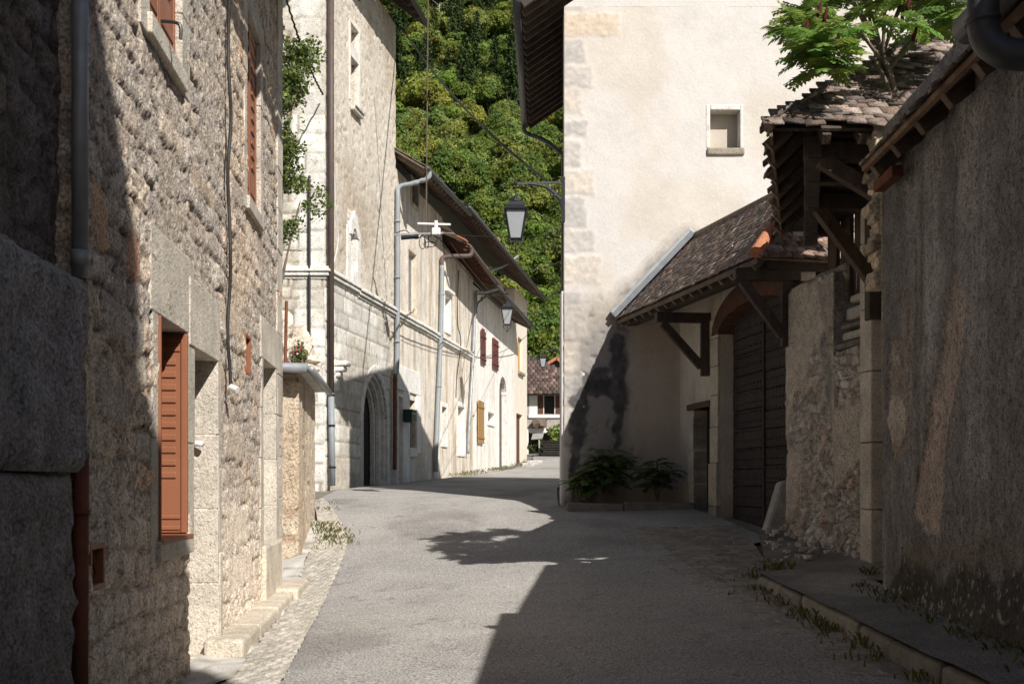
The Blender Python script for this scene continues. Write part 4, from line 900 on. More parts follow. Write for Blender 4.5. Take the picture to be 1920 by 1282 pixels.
C=r.normal(size=(26,3))*.02; V,Fq=leafcloud(C,.026,r,.9); V+=np.array((-.07,.0,.05+.2)); nobj('flower',V,Fq,M['pink'],fp)
# climber / small tree rising between the houses
def clumptree(name,label,base,centers,n,size,m,seed,trunkr=.07,cat='tree',group=None,col=((1,1,1),(1.45,1.35,.85),(.7,.8,.7),(1.1,1.1,1.0))):
    r=np.random.default_rng(seed); t=root(name,label,cat,group,base); b=Vector(base)
    Cs=[];
    tot=sum(q[3]**2 for q in centers)
    for q in centers:
        k=int(n*q[3]**2/tot); d=r.normal(size=(k,3)); d/=np.linalg.norm(d,axis=1)[:,None]
        rad=q[3]*1.25*(r.random(k)**.8)[:,None]; C=d*rad*np.array((1,1,.8))+np.array(q[:3]); w_=fbm(C[:,0]*2.2+C[:,1],C[:,2]*2.2,3,seed)+.25*(fbm(C[:,0]*7+C[:,1]*3,C[:,2]*7,2,seed+3)-.5); Cs.append(C[w_>.45])
    C=np.concatenate(Cs); V,Fq=leafcloud(C,size,r); V-=np.array(base)
    ti=np.array(col)[r.integers(len(col),size=len(C))]*r.uniform(.65,1.3,len(C))[:,None]
    nobj('crown',V,Fq,m,t,np.repeat(ti,4,0))
    mb=MB(); top=Vector(centers[-1][:3])-b
    tr=[Vector((0,0,-.2)),Vector((.03,0,top.z*.35)),Vector((-.02,.02,top.z*.7)),top*1.0]
    mb.tube(curve(tr,6),[trunkr*(1-.8*i/18) for i in range(19)],8)
    for q in centers[:-1]:
        q=Vector(q[:3])-b; z0=max(.2,q.z*.6); s=Vector((0,0,z0)); mb.tube(curve([s,s.lerp(q,.5)+Vector((0,0,.1)),q],4),[trunkr*.5]*4+[trunkr*.3]*4+[trunkr*.1],6)
    mb.build('trunk',M['bark'],t,smooth=True); return t
cs=[(-4.75+.25*math.sin(i*2.1)+(.15 if i%2 else -.1),24+.2*math.cos(i),EZ+5.4+i*.52,.42+.12*math.sin(i*1.3)) for i in range(8)]
cs=[(a-.1,b,c,d) for a,b,c,d in cs]; cs+=[(-4.55,23.9,EZ+8.4,.3),(-5.1,24,EZ+8,.6),(-5.0,24,EZ+6.4,.55)]+[(-4.9,24,EZ+9.3,.3)]
clumptree('climbing_tree','slender leafy tree growing up in front of the gothic house side wall',(-5.05,24.1,float(G(-5,24))),cs,15000,.046,M['leaf'],8)
mb=MB(); mb.tube([onp(PS,580,330,.08),onp(PS,580,690,.08)],.035,8); mb.build('drainpipe',M['black'],None,label='thin black pipe down the gothic house side wall',cat='drainpipe')
# ================================================================== tower house
tw_=root('tower_house','tall cream plastered house with pale corner stones and one small square window','house')
TX0=PT.u(1058); TX1=9.7; TE=EZ+9.15
QB=[(0,20,36),(25,69,105),(75,118,40),(122,163,52),(168,213,32),(225,256,44),(262,311,32),(317,366,58),(370,426,42),(430,473,60),(480,533,68),(545,571,34),(572,640,46),(642,700,30),(705,760,42),(764,830,34),(835,905,44),(908,944,36)]
QB=[(PT.px(1058,b)[1],PT.px(1058,a)[1],w_/F*22,i) for i,(a,b,w_) in enumerate(QB)]
TW=PT.hole((1331,206),(1388,278))
P2_=P2
def P2(pts,pl=PT): return P2_(pts,pl)
def s_tower(U,V):
    n=fbm(U*1.6,V*1.6,4,61); f=fbm(U*8,V*8,4,62)
    h=.012*(n-.5)+.006*(f-.5); t=tone(U.shape); t=mixc(t,(.93,.88,.80),ss(.45,.7,fbm(U*.8,V*.6,3,63))*.7)
    low=ss(EZ+3.75,EZ+3.2,V+.5*(fbm(U*2,V*2,3,64)-.5)+.55*np.maximum(0,U-TX0-1.0))    # bare weathered foot of the corner
    lowc=low*ss(2.6,2.1,U+.3*(n-.5)); pit=ss(.6,.8,fbm(U*9,V*9,3,65))
    h=h+lowc*(.02*(fbm(U*10,V*10,4,66)-.5)-.03*pit); t=mixc(t,(.60,.555,.48),lowc*.85); t=mixc(t,(.35,.33,.30),lowc*pit*.8)
    for a,b,w_,i in QB:
        m=ss(-.03,.05,np.minimum(np.minimum(V-a,b-V),TX0+w_-U)+.13*(fbm(U*5,V*5,3,i)-.5))*.95; r=fbm(U*14,V*14,4,i+70)
        h=h*(1-m)+m*(.012+.03*(r-.5)); c=[(.86,.84,.82),(.97,.92,.85),(.76,.755,.75)][i%3] if i!=1 else (1.0,.88,.74); t=t*(1-m[...,None])+m[...,None]*np.array(c)*(.75+.4*r)[...,None]
    # grime running along the canopy flashing, mould blotches, brown streak
    g=soft(U,V,P2([(1140,600),(1150,545),(1215,490),(1260,445),(1300,425),(1318,440),(1305,455),(1160,600)]),.12,81,.12); t=mixc(t,(.40,.37,.34),g*.8*(.5+f))
    g=soft(U,V,P2([(1060,640),(1062,570),(1110,560),(1160,590),(1130,660),(1100,700)]),.15,82,.15); t=mixc(t,(.55,.53,.5),g*.5)
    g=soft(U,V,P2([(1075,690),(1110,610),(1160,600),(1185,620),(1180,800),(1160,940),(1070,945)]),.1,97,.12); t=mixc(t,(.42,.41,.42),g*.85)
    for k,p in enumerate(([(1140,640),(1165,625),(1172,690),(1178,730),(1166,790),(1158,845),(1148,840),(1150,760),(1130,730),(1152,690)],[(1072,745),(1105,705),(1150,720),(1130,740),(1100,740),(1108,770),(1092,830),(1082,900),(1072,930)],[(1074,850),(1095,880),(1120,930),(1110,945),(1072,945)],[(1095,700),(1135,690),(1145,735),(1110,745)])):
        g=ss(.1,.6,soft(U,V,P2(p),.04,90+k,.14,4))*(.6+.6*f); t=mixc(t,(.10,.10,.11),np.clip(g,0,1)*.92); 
    g=soft(U,V,P2([(1205,600),(1222,600),(1216,700),(1212,850),(1200,940),(1196,940),(1206,780)]),.06,98,.06); t=mixc(t,(.62,.47,.36),g*.5)
    g=soft(U,V,P2([(1180,600),(1275,600),(1275,950),(1190,950)]),.1,99,.1); t=mixc(t,(.74,.65,.56),g*.8)
    g=soft(U,V,P2([(1455,-20),(1475,-20),(1478,60),(1462,75),(1450,30)]),.08,101,.08); t=mixc(t,(.85,.72,.54),g*.6)
    g=ss(EZ-.1,EZ-.6,V); t=mixc(t,(.45,.42,.38),g*.6*fbm(U*3,V*3,3,5)*1.5)
    return h,t
relief('wall',PT,TX0,TX1,EZ-1.2,TE+.0,M['tower'],s_tower,.03,[TW],parent=tw_,rev=.5)
# gable above
mb=MB(); mx=(TX0+TX1)/2; mb.add([(TX0,22,TE),(TX1,22,TE),(mx,22,TE+3),(TX0,22.45,TE),(TX1,22.45,TE),(mx,22.45,TE+3)],[(0,1,2),(5,4,3),(0,3,4,1),(1,4,5,2),(2,5,3,0)]); mb.build('gable',M['tower'],tw_)
TF=28.6; sl=.04; mb=MB()
mb.add([(TX0+.01,22.45,EZ-1.2),(TX1,22.45,EZ-1.2),(TX1,TF,EZ-1.2),(TX0+.01+sl*7.6,TF,EZ-1.2),(TX0+.01,22.45,TE),(TX1,22.45,TE),(TX1,TF,TE),(TX0+.01+sl*7.6,TF,TE)],MB.BF); mb.build('rear_wall',M['tower'],tw_)
mb=MB()   # recessed and splayed surround of the little window
a,b,c,e=TW
for (x0,x1,z0,z1,p) in((a-.08,a+.006,c-.0,e+.10,.012),(b-.006,b+.05,c,e+.10,.012),(a+.006,b-.006,e-.006,e+.10,.014)): mb.pb(PT,x0,x1,z0,z1,-.3,p,rt(.04))
mb.t=[(.86,.85,.83)]*len(mb.t); mb.build('window_frame',M['white'],tw_,bevel=.02)
mb=MB(); mb.pb(PT,a-.06,b+.08,c-.14,c,-.3,.05,(.55,.53,.5)); mb.build('sill',M['dress'],tw_,bevel=.03)
mb=MB(); mb.pb(PT,a,b,c,e,-.36,-.30,(.85,.8,.72)); mb.build('blind_panel',M['tower'],tw_)
mb=MB(); mb.pb(PT,a+.11,a+.13,c,e-.02,-.30,-.29,(.6,.55,.5)); 
# eave along the left side
E0=Vector((.16,21.5,EZ+9.1)); E1=Vector((.39,28.9,EZ+9.1)); IN=Vector((1,-.03,0)); RI=.65
def tro(e,k): return e+IN*k+Vector((0,0,k*RI))
slab([E0,E1,tro(E1,5.0),tro(E0,5.0)],.06).build('roof_board',M['wood'],tw_)
slab([tro(E0,5.0),tro(E1,5.0),tro(E1,5)+Vector((5,0,-3.2)),tro(E0,5)+Vector((5,0,-3.2))],.06).build('roof_board',M['wood'],tw_)
up=Vector((0,0,.02)); tiles('roof',[E0+up,E1+up,tro(E1,5)+up,tro(E0,5)+up],.25,.3,.03,M['tile2'],tw_,31)
mb=MB()
for i in range(19):
    e=E0.lerp(E1,i/18); mb.bar(e+Vector((.04,0,-.12)),tro(e,1.1)+Vector((0,0,-.12)),.09,.13,rt(.25))
builds(mb,'rafter',M['wood'],tw_)
mb=MB(); mb.tube([E0+Vector((-.07,0,-.0)),E1+Vector((-.07,0,-.04))],.085,12); mb.build('gutter',M['zincdark'],tw_,smooth=True)
dv=P(1056,300,28.7); fo=dpipe([E1+Vector((-.07,-.1,-.05)),E1+Vector((-.05,-.1,-.30)),P(1018,262,28.8),P(1050,286,28.7),dv,P(1056,420,28.7),P(1056,540,28.7)],.055,'zincdark','dark downpipe with swan neck at the far tower eave')
mb=MB(); mb.tube([P(1055,300,23.6),P(1055.5,545,23.6)],.022,8); mb.build('wall_cable',M['black'],None,label='black cable conduit running down the left edge of the tower',cat='cable')
mb=MB(); mb.box((TX0-.06,22.02,EZ-1.2),(TX0+.4,22.7,PT.px(1058,545)[1])); 
for k,v in enumerate(mb.v): pass
ob=mb.build('buttress',M['tower'],tw_,bevel=.02)
# planter kerb and its self-sown plants
kz=lambda x,y:float(G(x,y)); p0=gp(1075,958); p1=gp(1172,966); p2=gp(1285,974)
pk=root('planter_kerb','low grey stone kerb of the plant bed at the foot of the tower','kerb')
for (a,b) in(((1.02,20.95),(2.05,20.85)),((2.06,20.85),(3.35,20.8))):
    mb=MB(); z=kz(a[0],a[1]); mb.hexa([(a[0],a[1],z-.3),(b[0],b[1],z-.3),(b[0],b[1]+.22,z-.3),(a[0],a[1]+.22,z-.3),(a[0],a[1],z+.17),(b[0],b[1],z+.15),(b[0],b[1]+.22,z+.15),(a[0],a[1]+.22,z+.17)],rt(.1,(.62,.6,.57))); mb.build('stone',M['kerb'],pk,bevel=.03)
mb=MB(); mb.box((1.02,21.1,.2),(3.35,22,kz(2,21)+.08)); mb.build('soil',M['dirt'],pk)
def pinnate(mesh,base,d,L,n,r,lw=.05,ll=.17,droop=.5,mt=None):
    """one compound leaf: rib with paired leaflets"""
    d=Vector(d).normalized(); side=d.cross(Vector((0,0,1)))
    if side.length<.1: side=Vector((1,0,0))
    side.normalize(); p=Vector(base); V,Fq,T=mesh; k=r.uniform(.65,1.3); c=(k*r.uniform(.85,1.35),k,k*r.uniform(.7,1.1)); dd=d.copy(); st=L/n
    for i in range(n):
        dd=(dd+Vector((0,0,-droop/n))).normalized(); q=p+dd*st; o=len(V); upv=side.cross(dd).normalized()
        w_=.006; V+=[tuple(p-side*w_),tuple(q-side*w_),tuple(q+side*w_),tuple(p+side*w_)]; T+=[c]*4; Fq.append((o,o+1,o+2,o+3))
        f=1-abs(i/n-.45)*.9; l=ll*f
        for s in(-1,1):
            a=(side*s*.93+dd*.42+upv*r.uniform(-.05,.2)+Vector((0,0,-.3))).normalized(); cr=a.cross(upv).normalized(); o=len(V); kk=r.uniform(.85,1.15); c2=tuple(x*kk for x in c)
            V+=[tuple(q),tuple(q+a*l*.4+cr*lw*.5),tuple(q+a*l),tuple(q+a*l*.4-cr*lw*.5)]; T+=[c2]*4; Fq.append((o,o+1,o+2,o+3))
        p=q
def pinobj(name,mesh,m,parent):
    V,Fq,T=mesh; return nobj(name,np.array(V),np.array(Fq),m,parent,np.array(T))
r=np.random.default_rng(12)
for i,(x,y,hh,n_,lab) in enumerate(((1.75,21.45,1.25,76,'big dark leafy shrub with feathery leaves in the bed under the tower'),(2.75,21.5,.95,30,'thinner feathery sapling right of the big shrub by the plaster wall'),(1.25,21.4,.7,26,'low feathery sapling at the corner of the tower bed'))):
    z=kz(x,y)+.08; t=root('shrub',lab,'shrub','feathery shrubs in the bed under the tower',(x,y,z)); me=([],[],[]); sm=MB(); ns=max(3,n_//5)
    for s in range(ns):
        a=r.uniform(0,6.28); ro=r.uniform(.05,.34)*hh; tip=Vector((math.cos(a)*ro,math.sin(a)*ro*.6,hh*r.uniform(.5,.85))); ps=curve([(0,0,0),tip*.5+Vector((0,0,.08)),tip],4); sm.tube(ps,[.014]*len(ps),6)
        for k in range(n_//ns*2):
            pp=ps[int(r.integers(3,len(ps)))]; an=r.uniform(0,6.28); pinnate(me,pp,(math.cos(an),math.sin(an)*.8,r.uniform(.1,.9)),r.uniform(.28,.48)*hh**.5,9,r,.045,.12,1.1)
    pinobj('foliage',(me[0],me[1],[tuple(q*.5 for q in c) for c in me[2]]),M['sumac'],t); sm.build('stem',M['bark'],t)
# ================================================================== gate wall with canopy
gt=root('gate_wall','plastered wall with a small dark doorway and a tall studded double gate','wall')
U=lambda x:PG.u(x)
sd=(U(1301),U(1333),EZ-1.3,PG.px(1333,762)[1]); gx0,gx1=U(1351),U(1483); gz=EZ+2.5; gt1=EZ+2.86
gc=(gx0+gx1)/2; gh=(gx1-gx0)/2
gmask=lambda u,v:(abs(u-gc)<gh)&(v<gz+(gt1-gz)*np.sqrt(np.maximum(0,1-((u-gc)/gh)**2)))
def s_gate(Uu,V):
    h,t=st_render(71,1.2,.5,EZ-.5,.2)(Uu,V); g=ss(gx0-.35,gx0-.1,Uu)*.5; t=mixc(t,(1.2,1.17,1.1),ss(EZ+1.2,EZ+2,V)*.4); return h,t
relief('wall',PG,0,gx1+.05,EZ-1.4,EZ+3.45,M['gateplaster'],s_gate,.04,[sd],mask=gmask,parent=gt,rev=.35)
mb=MB(); mb.pb(PG,.05,gx1+.05,EZ-1.4,EZ+3.4,-1.2,-.5); mb.build('rear_wall',M['inside'],gt)
mb=MB(); L_=gx1+.05; c=[PG.pt(0,EZ+3.44,-.34),PG.pt(L_,EZ+3.44,-.34),PG.pt(L_,EZ+3.44,-.012),PG.pt(0,EZ+3.44,-.012),PG.pt(0,EZ+4.25,-.34),PG.pt(L_,EZ+3.72,-.34),PG.pt(L_,EZ+3.60,-.012),PG.pt(0,EZ+4.14,-.012)]; mb.hexa(c); mb.build('upper_wall',M['gateplaster'],gt)
mb=MB()
for x0,x1 in((sd[0]-.3,sd[0]),):
    z=EZ-1.3
    for i in range(4): z1=z+.62; mb.pb(PG,x0+(.06 if i%2 else -.03),x1,z+.004,z1-.004,-.3,.025,rt(.1,(1.1,1.08,1.02))); z=z1
mb.build('door_frame',M['dress'],gt,bevel=.01); mb=MB(); mb.pb(PG,sd[0]-.25,sd[1]+.12,sd[3],sd[3]+.11,-.3,.07,(.6,.5,.4)); mb.build('lintel',M['beam'],gt,bevel=.01)
mb=MB(); mb.pb(PG,sd[0],sd[1],sd[2],sd[3],-.36,-.25); mb.build('door',M['inside'],gt)
mb=MB()
z=EZ-1.4
for i,hh in enumerate((.95,.75,.62,.55,.5,.48,.35)):
    dk=(.55,.53,.5) if i==0 else rt(.1,(.95,.92,.85)); mb.pb(PG,U(1336),gx0+.0,z+.004,z+hh-.004,-.45,.05+(.03 if i<2 else 0)+random.uniform(0,.01),dk); z+=hh
mb.build('pillar',M['dress'],gt,bevel=.015)
mb=MB(); N=14      # timber arch beam
for i in range(N):
    t0=math.pi*i/N; t1=math.pi*(i+1)/N
    q=lambda t,o:(gc+(gh+o)*math.cos(t),gz+(gt1-gz+o)*math.sin(t))
    a,b,c,e=q(t0,-.03),q(t1,-.03),q(t1,.33),q(t0,.33)
    mb.hexa([PG.pt(*a,-.4),PG.pt(*b,-.4),PG.pt(*b,.06),PG.pt(*a,.06),PG.pt(*e,-.4),PG.pt(*c,-.4),PG.pt(*c,.06),PG.pt(*e,.06)],rt(.08))
mb.build('arch_beam',M['redbeam'],gt)
def leaf_gate(u0,u1,d):
    mb=MB(); z=EZ-1.02; k=0
    while z<gt1+.1:
        hh=random.uniform(.26,.36); mb.pb(PG,u0,u1,z+.006,z+hh-.006,d-.05,d+random.uniform(-.004,.006),rt(.18)); z+=hh
    o=mb.build('gate_leaf',M['gatewood'],gt,bevel=.006); mb=MB(); z=EZ-.9
    while z<gt1:
        for j in range(11):
            u=u0+.08+(u1-u0-.16)*j/10; zz=z+random.uniform(-.01,.01); mb.pb(PG,u-.011,u+.011,zz-.011,zz+.011,d,d+.016)
        z+=.155
    mb.build('stud',M['gatewood'],o)
leaf_gate(gx0+.01,gc-.01,-.22); leaf_gate(gc+.01,gx1-.01,-.20)
mb=MB(); mb.pb(PG,gc-.035,gc+.035,EZ-1.0,gt1,-.21,-.17); mb.build('gate_post',M['gatewood'],gt)
# canopy (lean-to roof over gate)
ca=root('gate_canopy','long mossy tiled lean-to roof on timber brackets above the big gate','canopy')
CE0=Vector((2.03,22.0,EZ+3.09)); CE1=Vector((3.41,15.8,EZ+3.09)); ed=(CE1-CE0).normalized(); inn=Vector((.979,.2046,0)); s_=1.1
R0=Vector((3.54,22.0,EZ+4.66)); HH=Vector((4.49,17.45,EZ+4.55)); E2=CE1+inn*2.5
up=Vector((0,0,.03))
slab([CE0,CE1,HH,R0],.04).build('roof_board',M['beam'],ca); slab([CE1,E2,HH+inn*1.2,HH],.04).build('roof_board',M['beam'],ca)
tiles('roof',[CE0+up,CE1+up,HH+up,R0+up],.155,.115,.016,M['tile'],ca,41,rag=.012)
tiles('roof',[CE1+up,E2+up,HH+inn*1.3+up,HH+up],.17,.135,.018,M['tile'],ca,42,rag=.014,cols=((1.2,1.05,1),(1.5,1.25,1.1),(.9,.85,.85),(1.7,1.6,1.5),(1.1,.85,.7)))
mb=MB()
for i in range(5):
    a=CE1.lerp(HH,i*.235-.02); b=CE1.lerp(HH,i*.235+.245); o=Vector((0,0,.09+.0*i)); mb.tube([a+o,b+o+Vector((0,0,.03))],[.095,.07],12,rt(.15))
mb.build('hip_tile',M['hiptile'],ca)
mb=MB(); mb.tube([R0+Vector((0,-.05,.03)),HH+Vector((0,0,.03))],.09,10,(.9,.85,.8)); mb.build('ridge_tile',M['tile'],ca)
mb=MB()   # flashing strip of the verge against the tower
a=CE0+Vector((-.08,-.10,.06)); b=R0+Vector((-.06,-.10,.10)); mb.bar(a,b,.16,.10,(.62,.63,.66)); mb.bar(a+Vector((-.02,.06,.05)),b+Vector((-.02,.06,.05)),.20,.12,(1.1,1.08,1.02)); mb.build('flashing',M['zinc'],ca,bevel=.01)
mb=MB(); L=(CE1-CE0).length; n_=16
for i in range(n_):
    e=CE0.lerp(CE1,(i+.5)/n_); mb.bar(e+inn*.03+Vector((0,0,-.11)),e+inn*1.35+Vector((0,0,1.35*s_-.11)),.08,.10,rt(.25))
builds(mb,'rafter',M['beam'],ca)
mb=MB(); mb.bar(CE0+inn*.0+Vector((0,0,-.05)),CE1+Vector((0,0,-.05)),.03,.07); mb.build('fascia',M['beam'],ca)
mb=MB(); z=EZ+2.98
mb.bar(CE0+inn*.28+Vector((0,0,-.02)),CE1+inn*.28+Vector((0,.2,-.02)),.16,.18); mb.bar(CE1+inn*.2+Vector((0,.3,-.02)),CE1+inn*1.8+Vector((0,.3,-.02)),.16,.18); mb.build('wall_plate',M['wood'],ca)
for x,ln in((1331,.98),(1486,.86)):
    u=U(x); br=root('x','x','x') if 0 else None
    mb=MB(); z=EZ+2.86 if x==1331 else EZ+2.92
    mb.bar(PG.pt(u,z,-.1),PG.pt(u,z,ln),.15,.17); mb.build('bracket_beam',M['wood'],ca,bevel=.01)
    mb=MB(); mb.bar(PG.pt(u,z-.09,.09),PG.pt(u,z-1.02,.09),.15,.15,up=(1,0,0)); mb.build('bracket_post',M['wood'],ca,bevel=.01)
    mb=MB(); mb.bar(PG.pt(u,z-.10,ln-.12),PG.pt(u,z-.86,.15),.12,.14); mb.build('brace',M['wood'],ca,bevel=.01)
# guard stone
gs=gp(1458,998); pt=MB(); bx,by=gs[0],gs[1]
zb=float(G(bx,by)); pts=[]
gsr=[(-.30,-.25,0),(.26,-.25,0),(.30,.25,0),(-.26,.25,0),(.02,-.14,.86),(.25,-.12,.86),(.27,.16,.84),(.0,.14,.84)]
me_=MB(); me_.hexa([(bx+a,by+b,zb-.2 if c==0 else zb+c-.08) for a,b,c in gsr],(1.1,1.08,1.04)); me_.build('guard_stone',M['stain'],None,bevel=.05,label='slanted pale guard stone at the foot of the big gate',cat='guard stone')
# ================================================================== rubble wall
rw=root('rubble_wall','crumbling rubble wall with patches of old plaster, right of the big gate','wall')
PGr=PG; ru0=gx1+.03; ru1=U(1628)
def s_rub(Uu,V):
    f1,f2,idv=worley((Uu+.12*fbm(Uu*5,V*5,3,5))/.19,(V+.12*fbm(Uu*5,V*5,3,6))/.13,73,1.0); e=ss(.0,.2,f2-f1)*(.45+.55*ss(.4,.6,fbm(Uu*1.5,V*1.5,3,12))); r=fbm(Uu*9,V*9,4,74)
    h=.09*e+.05*(r-.5)+.05*(idv-.5); t=tone(Uu.shape)*(.7+.6*idv)[...,None]; t=mixc(t,(.5,.43,.36),(1-e)*.75); t=mixc(t,(1.0,.74,.6),ss(.95,.97,idv)*.6)
    pl_=soft(Uu,V,P2([(1482,520),(1580,520),(1580,575),(1545,700),(1560,600),(1555,680),(1535,640),(1520,720),(1500,740),(1482,840)],PG),.05,75,.12,3)
    pl2=soft(Uu,V,P2([(1560,640),(1640,640),(1635,760),(1600,820),(1575,840),(1560,760)],PG),.05,76,.15,3)
    pl3=soft(Uu,V,P2([(1482,840),(1512,845),(1516,900),(1505,960),(1482,980)],PG),.05,77,.08,3)
    m=np.clip(pl_+pl2+pl3,0,1); h=h*(1-m)+m*(.085+.012*fbm(Uu*4,V*4,3,8)); c=mixc(tone(Uu.shape,(.86,.80,.72)),(.42,.42,.44),soft(Uu,V,P2([(1545,640),(1562,600),(1575,700),(1570,840),(1550,800)],PG),.06,78,.08)*.9)
    c=mixc(c,(.5,.48,.46),soft(Uu,V,P2([(1540,520),(1582,520),(1582,590),(1555,600)],PG),.06,79,.08)*.7); t=t*(1-m[...,None])+c*m[...,None]
    return h,t
zt1=EZ+PG.px(1530,525)[1]-EZ; zt2=PG.px(1600,655)[1]; us_=U(1576)
top=lambda u:np.where(u<us_,zt1-.10*ss(.3,.0,u-ru0)*1-.05*fbm(u*3,u*0,3,4),zt2+.10*fbm(u*3,u*0,3,5)-.05)
relief('wall',PG,ru0,ru1,EZ-1.5,zt1,M['rub2'],s_rub,.022,parent=rw,rev=.45,top=top)
mb=MB(); n_=9
for i in range(n_):
    a=ru0+(us_-ru0)*i/n_; b=ru0+(us_-ru0)*(i+1)/n_; mb.tube([PG.pt(a-.03,zt1-.02+random.uniform(-.02,.02),-.16),PG.pt(b+.03,zt1-.02+random.uniform(-.02,.02),-.16)],random.uniform(.11,.15),9,rt(.15,(.7,.68,.62)))
mb.build('coping',M['rub2'],rw,smooth=True)
for i,(zz,a,b,d,th) in enumerate(((.02,0,1,.10,.08),(.13,.05,.9,.02,.11),(.27,.1,1,.06,.06),(.40,.0,.85,-.05,.16),(.62,.05,.9,-.08,.10),(.76,.1,.8,-.14,.3))):
    u0_=us_+.04+(ru1-us_)*a; u1_=us_+(ru1-us_)*b-.02
    mb=MB(); mb.pb(PG,u0_,u1_,zt2+zz,zt2+zz+th,-.6,d,(.45,.43,.4) if i in(0,2) else (1.15,1.12,1.05)); o=mb.build('stone_slab',M['stain'],None,bevel=.035,label=['lowest dark slab on the low end of the rubble wall','second slab from the bottom on the rubble wall','thin dark slab in the middle of the stack on the rubble wall','thick pale slab in the stack on the rubble wall','upper flat slab in the stack on the rubble wall','topmost mottled stone block in the stack on the rubble wall'][i],cat='stone slab',group='stone slabs stacked on the rubble wall')
mb=MB(); z=EZ-1.3; u0_=U(1627); u1_=U(1652)
for i,hh in enumerate((.95,.8,.85,.75,.8,.7,.35)): mb.pb(PG,u0_,u1_-.04,z+.004,z+hh-.004,-.35,.10+random.uniform(0,.008),rt(.1,(1.15,1.13,1.12))); z+=hh
mb.build('stone_pillar',M['dress'],None,bevel=.02,label='narrow pale stone pillar between the rubble wall and the dark cement wall',cat='pillar')
# dark timber wall behind the gallery
# ================================================================== gallery with sagging tile roof
ga=root('timber_gallery','old timber gallery with a ragged tiled hip roof, jutting out above the gate','gallery')
G0=Vector((2.475,11.0,EZ+3.40)); gd=Vector((.251,.968,0)); gi=Vector((.968,-.251,0)); gl=4.9; sg=.9
G1=G0+gd*gl; AP=Vector((2.475+1.292*2.3,13.3,EZ+3.4+2.3*sg))
T1=G1+gi*2.3+Vector((0,0,2.3*sg))
slab([G0,G1,T1,AP],.03).build('roof_board',M['wood'],ga)
slab([G0,Vector((6.2,11.0,G0.z)),Vector((6.2,13.3,AP.z)),AP],.03).build('roof_board',M['wood'],ga)
up=Vector((0,0,.03))
COLS=((1,1,1),(1.2,1.13,1.08),(.6,.6,.62),(1.5,1.45,1.4),(.9,.78,.70),(.5,.48,.46))
tiles('roof',[G0+up,G1+up,T1+up,AP+up],.17,.14,.022,M['tile'],ga,51,rag=.03,cols=COLS)
tiles('roof',[G0+up-Vector((.05,0,0)),Vector((6.2,11.0,G0.z))+up,Vector((6.2,13.3,AP.z))+up,AP+up],.20,.105,.024,M['tile'],ga,52,rag=.03,cols=COLS)
mb=MB(); hv=(AP-G0)
for i in range(13): a=G0+hv*(i/13-.005); b=G0+hv*((i+1)/13+.02); mb.tube([a+Vector((0,0,.03)),b+Vector((0,0,.045))],[.06+.02*random.random(),.045],7,rt(.35,(1.25,.95,.85) if i>7 else (.8,.75,.7)))
mb.build('hip_tile',M['tile'],ga)
mb=MB()
for i in range(7):
    sk=.35+i*.66; e=G0+gd*sk; kk=min(2.2,.774*sk-.08); mb.bar(e+Vector((0,0,-.09)),e+gi*kk+Vector((0,0,kk*sg-.09)),.10,.12,rt(.25))
builds(mb,'rafter',M['beam'],ga,bevel=.008)
mb=MB()
for i in range(6):
    x=3.05+i*.35; dd_=min(.87,(x-2.475)/1.292-.15); mb.bar((x,11.03,EZ+3.30),(x,11.03+dd_,EZ+3.30+dd_*sg),.08,.1,rt(.2))
builds(mb,'rafter',M['wood'],ga)
mb=MB(); mb.bar(G0+Vector((.03,.0,-.02)),G1+Vector((.03,0,-.02)),.03,.12,(1.2,1.1,1)); mb.build('fascia',M['beam'],ga)
# gallery floor frame / truss under the roof: plates, cross beams, braces to the posts
o1=G0+gi*.42+gd*.35; o2=G1+gi*.42-gd*.1; zp=EZ+3.30
mb=MB(); mb.bar((o1.x,o1.y,zp),(o2.x,o2.y,zp),.17,.2); mb.build('wall_plate',M['wood'],ga,bevel=.01)
def gatept(y,d): X=((680-CX)*y+13090)/F; return Vector((X-d,y,0))
for i,y in enumerate((11.45,12.35,13.5,14.9)):
    a=G0+gd*((y-11)/.968)+gi*.35; b=gatept(y,.02); b=Vector((max(b.x,a.x+.4),y,0))
    mb=MB(); mb.bar((a.x,a.y,zp-.02),(b.x,y-.0,zp-.02),.15,.18,rt(.15)); mb.build('tie_beam',M['wood'],ga,bevel=.01)
    if i in(0,2):
        mb=MB(); mb.bar((a.x+.15,a.y,zp-.1),(b.x-.02,b.y,zp-1.0),.12,.15,rt(.15,(1.4,1.3,1.2))); mb.build('brace',M['wood'],ga,bevel=.01)
for y,z0,z1_ in((11.35,EZ+1.9,EZ+3.9),(13.5,EZ+1.9,EZ+3.6)):
    b=gatept(y,.06); mb=MB(); mb.bar((b.x,y,z0),(b.x,y,z1_),.19,.19,up=(1,0,0)); mb.build('post',M['wood'],ga,bevel=.012)
mb=MB(); 
for k,y in enumerate((11.35,)):
    b=gatept(y,.0); mb.box((b.x-.0,11.0,EZ+1.7),(6.2,11.12,EZ+3.35))
for i in range(10): 
    y=11.2+i*.42; b=gatept(y,-.10); mb.box((b.x,y,EZ+2.3),(b.x+.05,y+.41,EZ+4.3))
mb.build('plank_wall',M['wood'],ga)
mb=MB(); b=gatept(13.2,-.1); mb.box((4.35,11.4,EZ-1.2),(6.3,13.3,EZ+3.3)); mb.build('rear_wall',M['rub2'],ga)
mb=MB(); za=zp+.13; q1=gatept(11.3,-.15); q2=gatept(15.6,-.15)
cp=[(o1.x,o1.y,za),(max(q1.x,o1.x+.5),11.2,za),(q2.x,15.6,za),(o2.x,o2.y,za)]
slab(cp,.03,(.6,.6,.6)).build('ceiling_board',M['wood'],ga)
